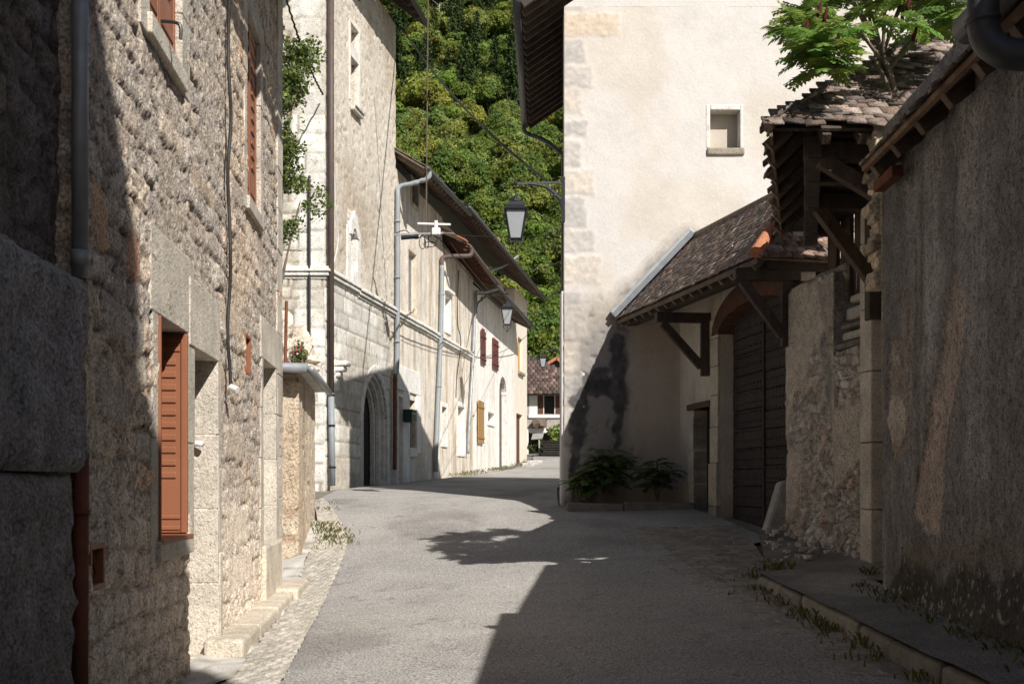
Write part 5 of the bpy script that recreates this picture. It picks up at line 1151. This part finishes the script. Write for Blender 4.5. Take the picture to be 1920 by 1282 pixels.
mb=MB(); mb.box((3.72,15.8,EZ+3.46),(4.6,15.86,EZ+4.5)); mb.build('end_board',M['wood'],ga)
# irregular stones at the junction
mb=MB()
for i in range(22):
    t=i/21; c=P(1648-8*math.sin(i*1.3),245+290*t,11.1)+Vector((.02*math.sin(i),.0,0)); s=random.uniform(.05,.09)
    mb.hexa([c+Vector((a*s*random.uniform(.7,1.3),b*.12,cc*s*random.uniform(.5,.9))) for cc in(-1,1) for a,b in((-1,-1),(1,-1),(1,1),(-1,1))],rt(.3,(.8,.72,.6)))
mb.build('edge_stone',M['rub2'],ga,bevel=.02)
# ---- sumac tree growing above the gallery roof
r=np.random.default_rng(77)
sb=P(1681,218,11.45); su=root('sumac_tree','sumac tree with feathery green leaves and dark red fruit cones above the mossy roof','tree',None,sb)
def Q(x,y,dy=0): return P(x,y,11.45+dy)-sb
tr=MB()
def limb(pts,r0,r1): 
    c=curve(pts,5); n=len(c); tr.tube(c,[r0+(r1-r0)*i/(n-1) for i in range(n)],8); return c
limb([Vector((0,0,-.15)),Q(1679,190),Q(1670,140),Q(1655,105)],.038,.026); limb([Q(1681,200)+Vector((-.03,0,0)),Q(1664,160),Q(1645,120),Q(1640,90,.2)],.024,.016)
tips=[(1655,105,1610,26,0,1540,73,-0.2),(1655,105,1630,16,0.2,1590,-24,0.4),(1655,105,1690,16,0,1740,-4,0.1),(1655,105,1660,6,-0.2,1665,-44,-0.3),(1668,130,1720,66,0.2,1770,41,0.3),(1650,110,1600,56,-0.3,1540,88,-0.6),(1655,105,1700,-14,0.3,1760,-44,0.5),(1610,70,1560,38,0.1,1500,38,0.1),(1640,90,1620,-24,0.4,1610,-84,0.4),(1645,100,1590,-4,0.3,1530,3,0.5),(1690,60,1740,-14,-0.3,1790,-14,-0.3),(1690,60,1700,-54,0.3,1720,-104,0.4),(1600,80,1560,93,-0.3,1545,123,-0.4),(1560,60,1530,-12,0.2,1545,-52,0.2)]
me=([],[],[]); fr=MB()
for (x0,y0,x1,y1,d1,x2,y2,d2) in tips:
    c=limb([Q(x0,y0),Q(x1,y1,d1),Q(x2,y2,d2)],.02,.009); e=c[-1]
    for k in range(24):
        p=c[int(r.integers(len(c)//2,len(c)))] if k<6 else e+Vector(r.normal(size=3))*.05; an=2*math.pi*k/24*2+r.uniform(-.4,.4)
        pinnate(me,p,(math.cos(an),math.sin(an),r.uniform(-.05,.75)),r.uniform(.28,.40),9,r,.048,.12,r.uniform(.3,.9))
    if r.random()<.3: 
        q=e+Vector((r.normal()*.04,-.06,.06)); fr.tube([q,q+Vector((r.normal()*.02,0,.05)),q+Vector((r.normal()*.03,-.02,.14)),q+Vector((0,-.02,.17))],[.02,.03,.022,.004],8)
for x,y in((1533,32),(1545,42),(1508,66),(1712,78),(1700,20)):
    q=Q(x,y,-.5); fr.tube([q,q+Vector((.01,0,.05)),q+Vector((.03,0,.12)),q+Vector((.03,0,.15))],[.014,.022,.016,.004],8)
# drooping sprays
for x,y,d in((1500,60,-.1),(1480,65,0),(1535,110,-.5),(1548,135,-.5),(1520,85,-.3),(1780,50,-.2),(1790,85,0),(1640,40,-.6),(1690,45,-.5),(1590,55,-.6),(1740,60,-.3),(1810,30,-.4)):
    for k in range(5): pinnate(me,Q(x,y,d),(r.normal(),r.normal()*.6,r.uniform(.0,.8)),r.uniform(.28,.42),9,r,.046,.12,1.0)
pinobj('crown',me,M['sumac'],su); tr.build('trunk',M['bark'],su,smooth=True); builds(fr,'fruit_cone',M['sumfruit'],su,k=32,smooth=True)
for i,(x,y,s) in enumerate(((1558,215,.16),(1610,188,.13),(1625,200,.13),(1728,165,.13),(1640,235,.09))):
    plant('weed',['yellow green weed low on the mossy roof near the hip','yellow green weed in the middle of the mossy roof','small weed right beside the middle one on the mossy roof','weed on the mossy roof right of the sumac trunk','little reddish weed at the eave near the dark verge'][i],tuple(P(x,y,11.0+(245-y)/120+.15)),90,(s,s*.5,s*.45),.03,M['leaf'],40+i,stem=False,col=((2.2,1.7,.7),(1.5,1.5,.8)),cat='weed')
# ================================================================== right foreground house
rb=root('cement_house','dark stained cement house under a low timber eave, filling the right edge','house')
def s_right(Uu,V):
    n=fbm(Uu*1.2,V*.35,4,81); f=fbm(Uu*7,V*7,4,82); h=.012*(fbm(Uu*3,V*3,3,83)-.5)*2+.006*(f-.5); t=mixc(tone(Uu.shape),(.50,.46,.41),ss(.42,.7,n)*.75)
    t=mixc(t,(1.5,1.48,1.5),ss(.50,.30,fbm(Uu*3.2,V*.30,4,84))*.7); t=mixc(t,(.5,.48,.45),ss(.55,.72,fbm(Uu*2.4,V*.22,4,184))*.6)
    t=mixc(t,(.40,.38,.36),soft(Uu,V,P2([(1650,300),(1690,310),(1700,420),(1690,640),(1700,800),(1660,900),(1655,500)],PB),.08,85,.07)*.5)
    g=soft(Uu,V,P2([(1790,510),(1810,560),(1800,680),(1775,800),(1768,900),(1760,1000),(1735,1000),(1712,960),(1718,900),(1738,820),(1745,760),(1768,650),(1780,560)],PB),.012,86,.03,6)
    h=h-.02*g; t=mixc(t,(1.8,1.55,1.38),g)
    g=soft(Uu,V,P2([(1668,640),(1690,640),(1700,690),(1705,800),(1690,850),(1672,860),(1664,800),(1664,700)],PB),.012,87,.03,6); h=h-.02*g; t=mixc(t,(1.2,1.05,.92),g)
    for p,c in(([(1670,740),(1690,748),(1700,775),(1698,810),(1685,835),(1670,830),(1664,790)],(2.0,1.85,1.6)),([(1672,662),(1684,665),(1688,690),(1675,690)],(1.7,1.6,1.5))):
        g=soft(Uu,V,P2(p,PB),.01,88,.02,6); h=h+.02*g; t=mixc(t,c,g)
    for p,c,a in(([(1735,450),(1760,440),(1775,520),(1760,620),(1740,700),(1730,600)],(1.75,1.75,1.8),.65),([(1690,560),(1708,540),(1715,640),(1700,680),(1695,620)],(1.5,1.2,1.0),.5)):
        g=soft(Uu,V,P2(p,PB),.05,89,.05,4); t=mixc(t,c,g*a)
    g=soft(Uu,V,P2([(1660,1120),(1690,1050),(1700,1035),(1740,1070),(1760,1095),(1800,1060),(1840,1055),(1870,1100),(1900,1050),(1960,1060),(1960,1250),(1660,1150)],PB),.04,90,.10,4)
    mg=fbm(Uu*26,V*26,2,91); t=mixc(t,(.22,.20,.17),g*.85); t=mixc(t,(1.6,1.6,1.55),g*ss(.70,.76,mg)); t=mixc(t,(.95,.78,.58),soft(Uu,V,P2([(1700,1030),(1960,1000),(1960,1060),(1700,1060)],PB),.06,92,.1)*.5)
    cr=ss(.010,.0,abs(Uu-PB.u(1790)+.03*np.sin(V*5)+.05*(fbm(V*3,V*0,3,5)-.5))); t=mixc(t,(.3,.28,.26),cr*(V>EZ+.9)*.8)
    return h,t
relief('wall',PB,0,PB.L,EZ-1.5,EZ+3.3,M['grey'],s_right,.022,parent=rb,rev=.4)
mb=MB(); mb.pb(PB,.02,PB.L-.0,EZ-1.5,EZ+3.3,-2.2,-.41); mb.build('rear_wall',M['rub2'],rb)
mb=MB(); z=EZ-1.3
for i in range(9): hh=random.uniform(.4,.6); mb.pb(PB,PB.L-.0,PB.L+random.uniform(.02,.06),z,z+hh,-.4,random.uniform(-.02,.015),rt(.25,(.9,.8,.65))); z+=hh
mb.build('corner_stone',M['rub2'],rb,bevel=.02)
ue=9.05; ez=EZ+2.80
BR0=PB.pt(-1.0,ez,.02); BR1=PB.pt(ue,ez,.28); br=.75
def bro(e,k): return e+Vector((-PB.n[0]*k,-PB.n[1]*k,k*br))
slab([BR0,BR1,bro(BR1,3.2),bro(BR0,3.2)],.03,(.8,.75,.7)).build('roof_board',M['beam'],rb)
tiles('roof',[BR0+up-Vector((.05,0,0)),BR1+up,bro(BR1,3.2)+up,bro(BR0,3.2)+up],.18,.13,.022,M['tile'],rb,61,rag=.025,cols=COLS)
mb=MB(); i=0; u=.2
while u<ue:
    e=PB.pt(u,ez-.07,.0+.24*u/ue); mb.bar(e,bro(e,.75),.10,.12,rt(.25)); u+=.62
builds(mb,'rafter',M['beam'],rb,bevel=.008)
mb=MB(); mb.bar(BR0+Vector((0,0,.0)),BR1+Vector((0,0,.0)),.045,.05,(1.6,1.4,1.2)); mb.build('fascia',M['beam'],rb)
mb=MB(); mb.bar(PB.pt(ue-.5,ez-.15,.12),PB.pt(ue+.05,ez-.15,.14),.10,.10,(1.3,.9,.7)); mb.build('wall_plate',M['redbeam'],rb,bevel=.01)
mb=MB(); mb.bar(BR1+Vector((0,.02,0)),bro(BR1,3.2),.04,.12); mb.build('verge_board',M['wood'],rb)
mb=MB(); mb.tube([PB.pt(PB.px(1815,60,.38)[0],EZ+2.84,.38),PB.pt(-.8,EZ+2.88,.10)],.10,14); gu=mb.build('gutter',M['zincdark'],None,smooth=True,label='big dark gutter end above the cement house eave',cat='gutter')
mb=MB(); mb.tube(curve([P(1845,-20,6.4),P(1843,30,6.4),P(1850,72,6.4),P(1880,98,6.35),P(1930,104,6.3),P(2000,106,6.2)],7),.088,14); mb.tube([P(1843,36,6.4),P(1843.5,44,6.4)],.10,14); mb.build('downpipe',M['zincdark'],gu,smooth=True)
# unseen house added behind right of viewpoint, shaped to shade near left wall
hb=root('caster_house','unseen house added behind the viewpoint to shade the near left wall','house')
mb=MB(); mb.box((4.3,-9,EZ-2),(8.5,-3.4,EZ+5.8)); mb.build('wall',M['rough'],hb)
def prof(name,yz,x0,x1,m):
    n=len(yz); q=MB(); q.add([(x0,y,EZ+z) for y,z in yz]+[(x1,y,EZ+z) for y,z in yz],[tuple(range(n)),tuple(range(2*n-1,n-1,-1))]+[(i,i+n,(i+1)%n+n,(i+1)%n) for i in range(n)]); return q.build(name,m,hb)
prof('caster_wall',[(-9,-2),(-1.5,-2),(-1.5,8.8),(-2.8,9.75),(-3.05,9.9),(-3.15,10.9),(-4.2,12.6),(-9,12.6)],3.55,4.28,M['rough'])  # thin added wall, outline shaped to cast the shade's edge
prof('caster_step',[(-1.49,-2),(-.95,-2),(-.95,7.1),(-1.49,7.7)],3.55,3.8,M['rough'])  # thin added block, carries the cast shade down to the wall foot
mb=MB(); mb.add([(4.3,-9.2,EZ+5.8),(8.7,-9.2,EZ+5.8),(8.7,-3.2,EZ+5.8),(4.3,-3.2,EZ+5.8),(5.3,-5,EZ+7.2),(5.9,-7,EZ+7.2)],[(0,3,2,1),(0,5,4,3),(3,4,2),(2,4,5,1),(1,5,0)]); mb.build('roof',M['tile2'],hb)
nh=root('sky_block_house','unseen plain house added behind the viewpoint to block low sky','house')  # unseen house, added to cut low sky light
mb=MB(); mb.box((-9,-26,EZ-2),(3.3,-15,EZ+8)); mb.build('wall',M['rough'],nh); mb=MB(); mb.add([(-9.4,-26.4,EZ+8),(3.7,-26.4,EZ+8),(3.7,-14.6,EZ+8),(-9.4,-14.6,EZ+8),(-9.4,-20.5,EZ+11),(3.7,-20.5,EZ+11)],[(0,3,2,1),(0,1,5,4),(2,3,4,5),(1,2,5),(3,0,4)]); mb.build('roof',M['tile2'],nh)
nh=root('left_sky_block_house','unseen plain house added left behind the viewpoint to block sky light','house')  # second unseen house, added against the open sky behind
mb=MB(); mb.box((-9,-14,EZ-2),(-2.9,-3,EZ+8.5)); mb.build('wall',M['rough'],nh); mb=MB(); mb.add([(-9.4,-14.4,EZ+8.5),(-2.6,-14.4,EZ+8.5),(-2.6,-2.8,EZ+8.5),(-9.4,-2.8,EZ+8.5),(-6,-14.4,EZ+11),(-6,-2.8,EZ+11)],[(0,3,2,1),(0,4,5,3),(1,2,5,4),(2,3,5),(0,1,4)]); mb.build('roof',M['tile2'],nh)
# ================================================================== background house
bh=root('tiled_house','grey house with a brown tiled roof at the end of the street','house')
PH=Pl((-1.0,75),(8,75),1)
if PH.n[1]>0: PH.n=-PH.n
xu=lambda x:PH.u(x); zv=lambda y:PH.px(1000,y)[1]
WH=(xu(1008),xu(1052),zv(776),zv(741)); GHo=(xu(991),xu(1044),zv(862),zv(812))
relief('wall',PH,-.5,8,EZ+1.0,zv(736),M['grey'],lambda U_,V:(.004*fbm(U_*3,V*3,3,4),tone(U_.shape,(1.45,1.38,1.28))),.15,[WH,GHo],parent=bh,rev=.5)
mb=MB(); mb.pb(PH,-.5,8,EZ+1.0,zv(738),-6,-.8); mb.build('rear_wall',M['grey'],bh)
mb=MB(); a,b,c,e=WH; mb.pb(PH,a-.55,a-.02,c-.05,e,-.05,.03); mb.pb(PH,a-.6,b+.3,c-.25,c-.06,-.05,.12); mb.pb(PH,b+.0,b+.3,c-.05,e,-.05,.03); mb.build('window_frame',M['whitep'],bh)
mb=MB(); mb.pb(PH,a,a+.38,c,e,-.2,-.1); mb.pb(PH,b-.38,b,c,e,-.2,-.1); mb.build('shutter',M['redbeam'],bh); mb=MB(); mb.pb(PH,a+.38,a+.43,c,e,-.22,-.08); mb.pb(PH,b-.43,b-.38,c,e,-.22,-.08); mb.build('window_bar',M['whitep'],bh); recess(PH,WH,.4,M['darkglass'],bh)
mb=MB(); mb.pb(PH,xu(984),xu(1046),zv(811),zv(803),-.05,.05); mb.pb(PH,xu(984),xu(991),zv(862),zv(811),-.05,.05); mb.build('garage_surround',M['whitep'],bh); recess(PH,GHo,.45,M['inside'],bh,'garage_opening')
e0=PH.pt(-1.2,zv(739),.7); e1=PH.pt(8.3,zv(739),.7); rz=zv(655)
r0=PH.pt(.1,rz+.2,-3.4); r1=PH.pt(1.2,rz-.1,-3.4); r2=PH.pt(5.5,zv(700)-1,-1.2)
tiles('roof',[e0,e1,PH.pt(5.6,zv(716),-.6)+Vector((0,0,.3)),PH.pt(1.3,rz+.1,-3.2),PH.pt(-1.2,rz+.1,-3.2)],.30,.36,.05,M['tile2'],bh,71,cols=((1,1,1),(1.2,1.1,1.1),(.85,.85,.85),(1,1,1),(1.05,.95,.9),(2.3,2.1,2.0)),rag=.01)
slab([e0,e1,PH.pt(5.6,zv(716),-.6)+Vector((0,0,.3)),PH.pt(1.3,rz+.1,-3.2),PH.pt(-1.2,rz+.1,-3.2)],.12).build('roof_board',M['wood'],bh)
mb=MB(); mb.bar(P(1026,682,80),P(1044,671,80),.25,.2); mb.bar(P(1044,671,80),P(1075,700,80),.25,.2); mb.build('rear_gable_verge',M['hiptile'],bh)
mb=MB(); mb.add([P(1027,684,80.2),P(1044,673,80.2),P(1075,702,80.2),P(1075,740,80.2),P(1027,740,80.2)]+[Vector(v)+Vector((0,3,0)) for v in(P(1027,684,80.2),P(1044,673,80.2),P(1075,702,80.2),P(1075,740,80.2),P(1027,740,80.2))],[(0,1,2,3,4),(9,8,7,6,5)]+[(i,(i+1)%5,(i+1)%5+5,i+5)[::-1] for i in range(5)]); mb.build('rear_gable',M['tile2'],bh)
mb=MB(); r=np.random.default_rng(9); c=P(1011,793,74.6)
mb.lathe((0,0,-.35),[(.1,0),(.4,.12),(.5,.35),(.42,.55),(.15,.7)],14)
for k,v in enumerate(mb.v): q=Vector(v); q+=mnoise.noise_vector(q*3)*.28; mb.v[k]=tuple(Vector((q.x*1.15,q.y*.5,q.z*.85))+c)
mb.build('root_wood',M['beam'],None,label='gnarled wooden root hung on the grey house wall',cat='wood ornament')
plant('bush','light green bush beside the wood pile at the end of the street',tuple(P(1046,822,71)),1500,(.95,.7,.85),.12,M['leaf'],21,base=(P(1046,850,71).x,71,float(G(3,71))),col=((1.8,1.7,1.2),(1.2,1.2,.9)))
plant('bush','dark low bush in front of the garage opening at the end of the street',tuple(P(1014,838,71.5)),1100,(.9,.5,.5),.10,M['leaf'],22,base=(P(1014,850,71.5).x,71.5,float(G(1.7,71.5))),col=((.7,.7,.6),(.5,.55,.4)))
mb=MB(); 
for i in range(6):
    for j in range(4): z=float(G(2.6,70))+.08+i*.15; mb.box((1.75+.15*(i%2),69.6+j*.25,z),(3.7+random.uniform(-.2,.2),69.6+j*.25+.2,z+.11),rt(.3,(.3,.32,.34)))
mb.build('plank_pile',M['wood'],None,label='dark pile of planks before the tiled house',cat='plank pile')
mb=MB(); q=P(996,850,71); zq=float(G(q.x,71)); mb.bar((q.x+.5,71,zq-.1),(q.x+.5,71,zq+1.15),.08); mb.hexa([(q.x-.0,70.9,zq+1.0),(q.x+.7,70.9,zq+1.05),(q.x+.8,71.3,zq+1.4),(q.x+.1,71.3,zq+1.35),(q.x-.0,70.9,zq+1.03),(q.x+.7,70.9,zq+1.08),(q.x+.8,71.3,zq+1.43),(q.x+.1,71.3,zq+1.38)],(.6,.6,.6)); mb.build('notice_board',M['concrete'],None,label='small tilted board on a post by the garage',cat='notice board')
mb=MB(); 
for i in range(3): q=PR.pt(UR(962)+i*1.6,0,.75); z=float(G(q.x,q.y)); mb.box((q.x-.3,q.y-.6,z-.1),(q.x+.35,q.y+.6,z+.13+.05*(i==1)),rt(.1))
mb.build('doorstep',M['concrete'],None,bevel=.05,label='rough stone doorstep before the cream house',cat='step')
# ================================================================== wires
def wire(name,label,pts,rad=.012,cat='cable',m='cable'):
    mb=MB(); mb.tube(pts,rad,6); return mb.build(name,M[m],None,label=label,cat=cat)
y1=30.0
wire('vertical_cable','thick cable hanging straight down to the wire support on the drainpipe',[P(803,-60,y1),P(799,430,y1+2)],.022,m='beam')
ts=root('wire_support','white crossbar wire support with coiled cables on the streaked house','wire support',None,P(818,430,31.5))
mb=MB(); o=P(818,430,31.5); q=lambda x,y,d=0:P(x,y,31.5+d)-o
mb.bar(q(783,419),q(845,421),.05); mb.bar(q(818,414),q(818,442),.09,up=(0,1,0)); mb.build('crossbar',M['whitep'],ts); mb=MB(); mb.bar(q(738,440),q(832,437),.05); mb.bar(q(832,437),q(850,437,4),.04); mb.build('arm',M['zinc'],ts); mb=MB(); mb.tube([q(752,446),q(785,443)],.06,10); mb.build('splice_tube',M['black'],ts)
mb=MB(); mb.box(tuple(q(810,441)+Vector((0,-.1,0))),tuple(q(826,428)+Vector((0,.1,0)))); mb.build('insulator',M['whitep'],ts,bevel=.02)
mb=MB()
for (cx,cy,rx,ry,ph) in((792,455,6,12,.3),(800,452,4,14,.1),(812,448,9,7,.8),(806,458,12,5,.4)): mb.tube([q(cx+rx*math.cos(a*.45+ph),cy+ry*math.sin(a*.45+ph),.02*a) for a in range(15)],.012,5)
mb.tube(curve([q(738,440),q(760,432),q(780,448),q(800,436),q(820,446)],6),.014,5)
mb.build('coiled_cable',M['cable'],ts)
wire('street_wire','long black wire slanting down from the gothic house eave to the lantern bracket',sag(PR.pt(UR(741),EZ+13.9,.2),P(1024,338,21.9),.35,24),.026)
wire('street_wire','wire from the lantern bracket end to the lower roofs, crossing before the trees',sag(P(830,438,31.5),P(1056,440,24),.06,20),.010)
wire('street_wire','thin wire crossing before the trees lower down, near the far eave',sag(P(958,505,58),P(1056,487,29.5),.2,20),.014)
wire('street_wire','lowest thin wire from the cream house to the tower edge',sag(P(1003,548,60),P(1056,540,29.5),.25,20),.012)
wire('street_wire','twisted black cable coming down to the brown drainpipe',[p+Vector((.012*math.sin(i*2.2),0,.012*math.cos(i*2.2))) for i,p in enumerate(sag(P(520,-60,21),P(606,178,28.0),.25,60))],.022)
wire('street_wire','cable fan running along the low brown eaves of the row',sag(P(822,445,32),PR.pt(UR(968),EZ+8.0,1.0),.5,20),.020)
wire('street_wire','second cable along the low brown eaves, slightly higher',sag(P(845,455,33),PR.pt(UR(985),EZ+9.4,1.0),.9,20),.012)
wire('street_wire','short horizontal wire across the side wall behind the climbing tree',[P(524,434,27.8),P(580,436,27.8)],.012)
wire('street_wire','thin white loop of cable beside the brown drainpipe',curve([PR.pt(.15,PR.px(606,330)[1],.2),PR.pt(.25,PR.px(606,390)[1],.2),PR.pt(.45,PR.px(606,440)[1],.2),PR.pt(.1,PR.px(606,490)[1],.2)],8),.012,m='whitep')
# ================================================================== wooded hillside
def hillz(X,Y):
    d=np.maximum(Y-84,0); b=np.where(d<20,d*.25,5+(d-20)*.60); b=np.where(d>330,5+310*.6+(d-330)*.25,b)
    return EZ+2.2+b+6*(fbm(X*.02+5,Y*.02,3,3)-.5)*ss(0,60,d)+ .04*abs(X)*ss(20,200,d)
sheet('hill',np.linspace(-420,450,120),np.linspace(82,640,90),hillz,M['soil'],kind='structure')
def protodec(seed,lobes=32):
    r=np.random.default_rng(seed); Cs=[];Ns=[];Ts=[]
    L=r.normal(size=(lobes,3)); L/=np.linalg.norm(L,axis=1)[:,None]; L[:,2]=abs(L[:,2])*.9-.15; L*=np.array((2.0,2.0,2.6))*r.uniform(.55,1,lobes)[:,None]; L[:,2]+=3.6
    for i,c in enumerate(L):
        k=int(r.integers(260,460)); rad=r.uniform(.45,1.05); d=r.normal(size=(k,3)); d/=np.linalg.norm(d,axis=1)[:,None]; d[:,2]=np.where(d[:,2]<-.3,-d[:,2],d[:,2])
        Cs.append(c+d*rad*(r.uniform(.45,1.3,k)[:,None])*np.array((1,1,.8))); Ns.append(d); kk=r.uniform(.7,1.3); Ts.append(np.ones((k,3))*kk*np.array((r.uniform(.9,1.25),1,r.uniform(.7,1.1))))
    C=np.concatenate(Cs); V,Fq=leafcloud(C,.115,r,.75,norm=np.concatenate(Ns)*1.2); T=np.concatenate(Ts)*r.uniform(.7,1.3,len(C))[:,None]
    return npmesh('crown',V,Fq,M['hillleaf'],np.repeat(T,4,0))
def protocon(seed):
    r=np.random.default_rng(seed); C=[];N=[]; H=8.5
    for k in range(17):
        z=1.2+k*.44; R_=(1-(z-1.0)/H)*2.0*r.uniform(.8,1.1)+.12; nb_=int(5+R_*2.2)
        for j in range(nb_):
            a=j*2*math.pi/nb_+r.uniform(-.5,.5); R_0=R_; R_=R_0*r.uniform(.65,1.15)
            for s in np.linspace(.12,1,int(6+R_*14)): 
                for q in(-1,1): C.append((math.cos(a+q*.14*(1.1-s))*R_*s,math.sin(a+q*.14*(1.1-s))*R_*s,z-.30*s*R_**.5+r.uniform(-.22,.22))); N.append((math.cos(a)*.4,math.sin(a)*.4,1))
            R_=R_0
    C=np.array(C); V,Fq=leafcloud(C,.14,r,.45,norm=np.array(N)); T=r.uniform(.65,1.35,len(C))[:,None]*np.ones((1,3))
    return npmesh('crown',V,Fq,M['conif'],np.repeat(T,4,0))
def trunkmesh():
    mb=MB(); mb.tube([(0,0,-1),(0,0,1.5),(.1,0,4.0)],[.2,.16,.05],7)
    for a in range(5): mb.tube([(0,0,1.6+.3*a),(math.cos(a*1.3)*1.2,math.sin(a*1.3)*1.2,3.0+.3*a)],[.07,.02],5)
    me=bpy.data.meshes.new('trunk'); me.from_pydata(mb.v,[],mb.f); me.color_attributes.new('tint','FLOAT_COLOR','POINT'); 
    for q in me.color_attributes['tint'].data: q.color=(1,1,1,1)
    me.materials.append(M['bark']); return me
decs=[protodec(i,30+3*i) for i in range(6)]; cons=[protocon(20+i) for i in range(3)]; tm=trunkmesh()
r=np.random.default_rng(99); pts=[]
import itertools
tries=0
while len(pts)<292 and tries<60000:
    tries+=1; Y=86+290*r.random()**1.25; half=.0*Y; px=r.uniform(705,1085) if r.random()<.9 else r.uniform(640,1160); X=(px-CX)/F*Y
    pyb=HY-(float(hillz(np.array(X),np.array(Y)))-EZ)/Y*F
    mind=2.4+Y*.0062
    if all((X-a)**2+(Y-b)**2>mind**2 for a,b,_ in pts): pts.append((X,Y,pyb))
GD='broadleaf trees on the hillside'; GC_='dark conifers on the hillside'
for i,(X,Y,pyb) in enumerate(pts):
    topy=pyb-8*F/Y; isc=(topy<190 and r.random()<(.55 if topy<150 else .35)) ; s=r.uniform(.8,1.25)*(1.0+Y/500)
    near=Y<150
    lab=('dark conifer tree high on the wooded hillside' if isc else ('leafy green tree near the foot of the wooded hillside' if near else 'leafy green tree further up the wooded hillside'))
    t=root('conifer_tree' if isc else 'broadleaf_tree',lab,'tree',(GC_ if isc else GD+(' near its foot' if near else ' further up')),(X,Y,float(hillz(np.array(X),np.array(Y)))))
    cme=(cons if isc else decs)[int(r.integers(3 if isc else 6))]
    t.scale=(s,s,s*r.uniform(.9,1.25)); t.rotation_euler=(0,0,r.uniform(0,6.28))
    link(bpy.data.objects.new('crown',cme),t); link(bpy.data.objects.new('trunk',tm),t)
    
# undergrowth mass between and beyond the counted trees
C=[];N=70000
Yv=86+330*r.random(N)**1.1; pxv=r.uniform(500,1300,N); Xv=(pxv-CX)/F*Yv; Zv=hillz(Xv,Yv)+(.3+2.6*fbm(Xv*.3,Yv*.3,3,8)*r.uniform(.5,1,N))*(1+Yv/200)
V,Fq=leafcloud(np.stack([Xv,Yv,Zv],-1),.34,r,.8,norm=np.array((0,-.5,.8))); T=r.uniform(.8,1.5,N)[:,None]*np.array(((1.,1.,.9),(1.2,1.1,.8)))[r.integers(2,size=N)]
nobj('undergrowth',V,Fq,M['hillleaf'],None,np.repeat(T,4,0),kind='stuff',label='dense green undergrowth covering the hillside between the trees',cat='undergrowth')
# a few bare grey snags
for i,(x,y,Y_) in enumerate(((915,268,190),(822,150,260),(952,320,165),(868,235,215),(985,440,140),(905,420,150))):
    c=P(x,y,Y_); zb=float(hillz(np.array(c.x),np.array(c.y))); hh=max(6.,c.z-zb+1.0); mb=MB(); rr2=random.Random(i)
    mb.tube([(0,0,-1),(.1,0,hh*.5),(.3,.1,hh)],[.16,.12,.04],6)
    for k in range(14):
        z=hh*(.45+.55*rr2.random()); a=rr2.uniform(0,6.28); l=rr2.uniform(.8,2.2); mb.tube([(.1,0,z),(math.cos(a)*l*.5,math.sin(a)*l*.5,z+l*.45),(math.cos(a)*l,math.sin(a)*l,z+l*.7)],[.05,.035,.012],5)
    t=root('bare_tree','bare pale grey dead tree standing among the green trees of the hillside','tree','bare dead trees on the hillside',(c.x,c.y,zb)); mb.build('trunk',M['dress'],t)
# ================================================================== grass and weeds
gr=[];GT=[]
def tuft(x,y,n,hgt,spread,z=None,rr_=np.random.default_rng(3)):
    z=float(G(x,y)) if z is None else z
    for k in range(n):
        a=rr_.uniform(0,6.28); o=rr_.normal(size=2)*spread; b=np.array((x+o[0],y+o[1],z+.01)); h=hgt*rr_.uniform(.5,1.3); l=np.array((math.cos(a),math.sin(a),0))*h*.5; w_=np.array((-math.sin(a),math.cos(a),0))*.007
        gr.append([b-w_,b+w_,b+w_*.6+l*.6+(0,0,h*.75),b-w_*.2+l*1.2+(0,0,h*.9)]); c=rr_.uniform(.7,1.4); c*=.6; GT.append([(c*rr_.uniform(1,1.9),c*1.1,c*.8)]*4)
for px_,py_,n,h_ in((600,958,40,.10),(606,945,25,.08),(612,990,70,.13),(620,1000,80,.12),(630,1012,90,.12),(638,1022,50,.10),(616,1028,20,.08),(600,985,30,.09),(608,1060,10,.05)):
    x,y=gp(px_,py_); tuft(x,y,int(n*1.1),h_*.8,.16)
for px_,py_,n,h_ in((1430,1085,90,.13),(1455,1075,110,.15),(1470,1065,60,.12),(1445,1110,50,.1),(1500,1130,40,.08),(1530,1160,60,.10),(1560,1180,50,.10),(1600,1210,60,.12),(1640,1240,30,.1),(1375,1115,14,.05),(1350,1090,10,.05),(1632,1085,60,.16),(1650,1060,50,.2),(1330,1040,10,.04)):
    x,y=gp(px_,py_); tuft(x,y,int(n*.7),h_*.8,.13)
for u in np.linspace(.4,9.9,42):
    q=PB.pt(u,0,.06+.05*random.random()); tuft(q.x,q.y,random.choice((4,10,22,34)),.09,.07,float(G(q.x,q.y))+.12)
for u in np.linspace(B[2]+.3,B[5]-1,60):
    q=PR.pt(u,0,.25+.2*random.random()); tuft(q.x,q.y,random.choice((4,8,14)),.14,.25)
for u in np.linspace(.2,cum[-1]*.75,40):
    q=kat(u); 
    if q.y>4: tuft(q.x-.05,q.y,random.choice((2,5,14,20)),.07,.06)
gr=np.array(gr).reshape(-1,3); nobj('grass',gr,np.arange(len(gr)).reshape(-1,4),M['leaf'],None,np.array(GT).reshape(-1,3),kind='stuff',label='grass tufts and weeds along the gutters and walls',cat='grass')
# loose stones at the foot of the rubble wall
mb=MB()
for i in range(160):
    x,y=gp(random.uniform(1430,1640),random.uniform(1000,1060)); s=random.uniform(.012,.05); z=float(G(x,y))+.12*ss(1.0,0,abs(x-4.2)/1.0)+.03; c=Vector((x,y,z))
    mb.hexa([c+Vector((a*s*random.uniform(.6,1.2),b*s*random.uniform(.6,1.2),k*s*random.uniform(.4,.8))) for k in(-1,1) for a,b in((-1,-1),(1,-1),(1,1),(-1,1))],rt(.35))
mb.build('rubble',M['rub2'],None,bevel=.005,kind='stuff',label='loose stone rubble at the foot of the wall',cat='rubble')
bpy.context.view_layer.update()
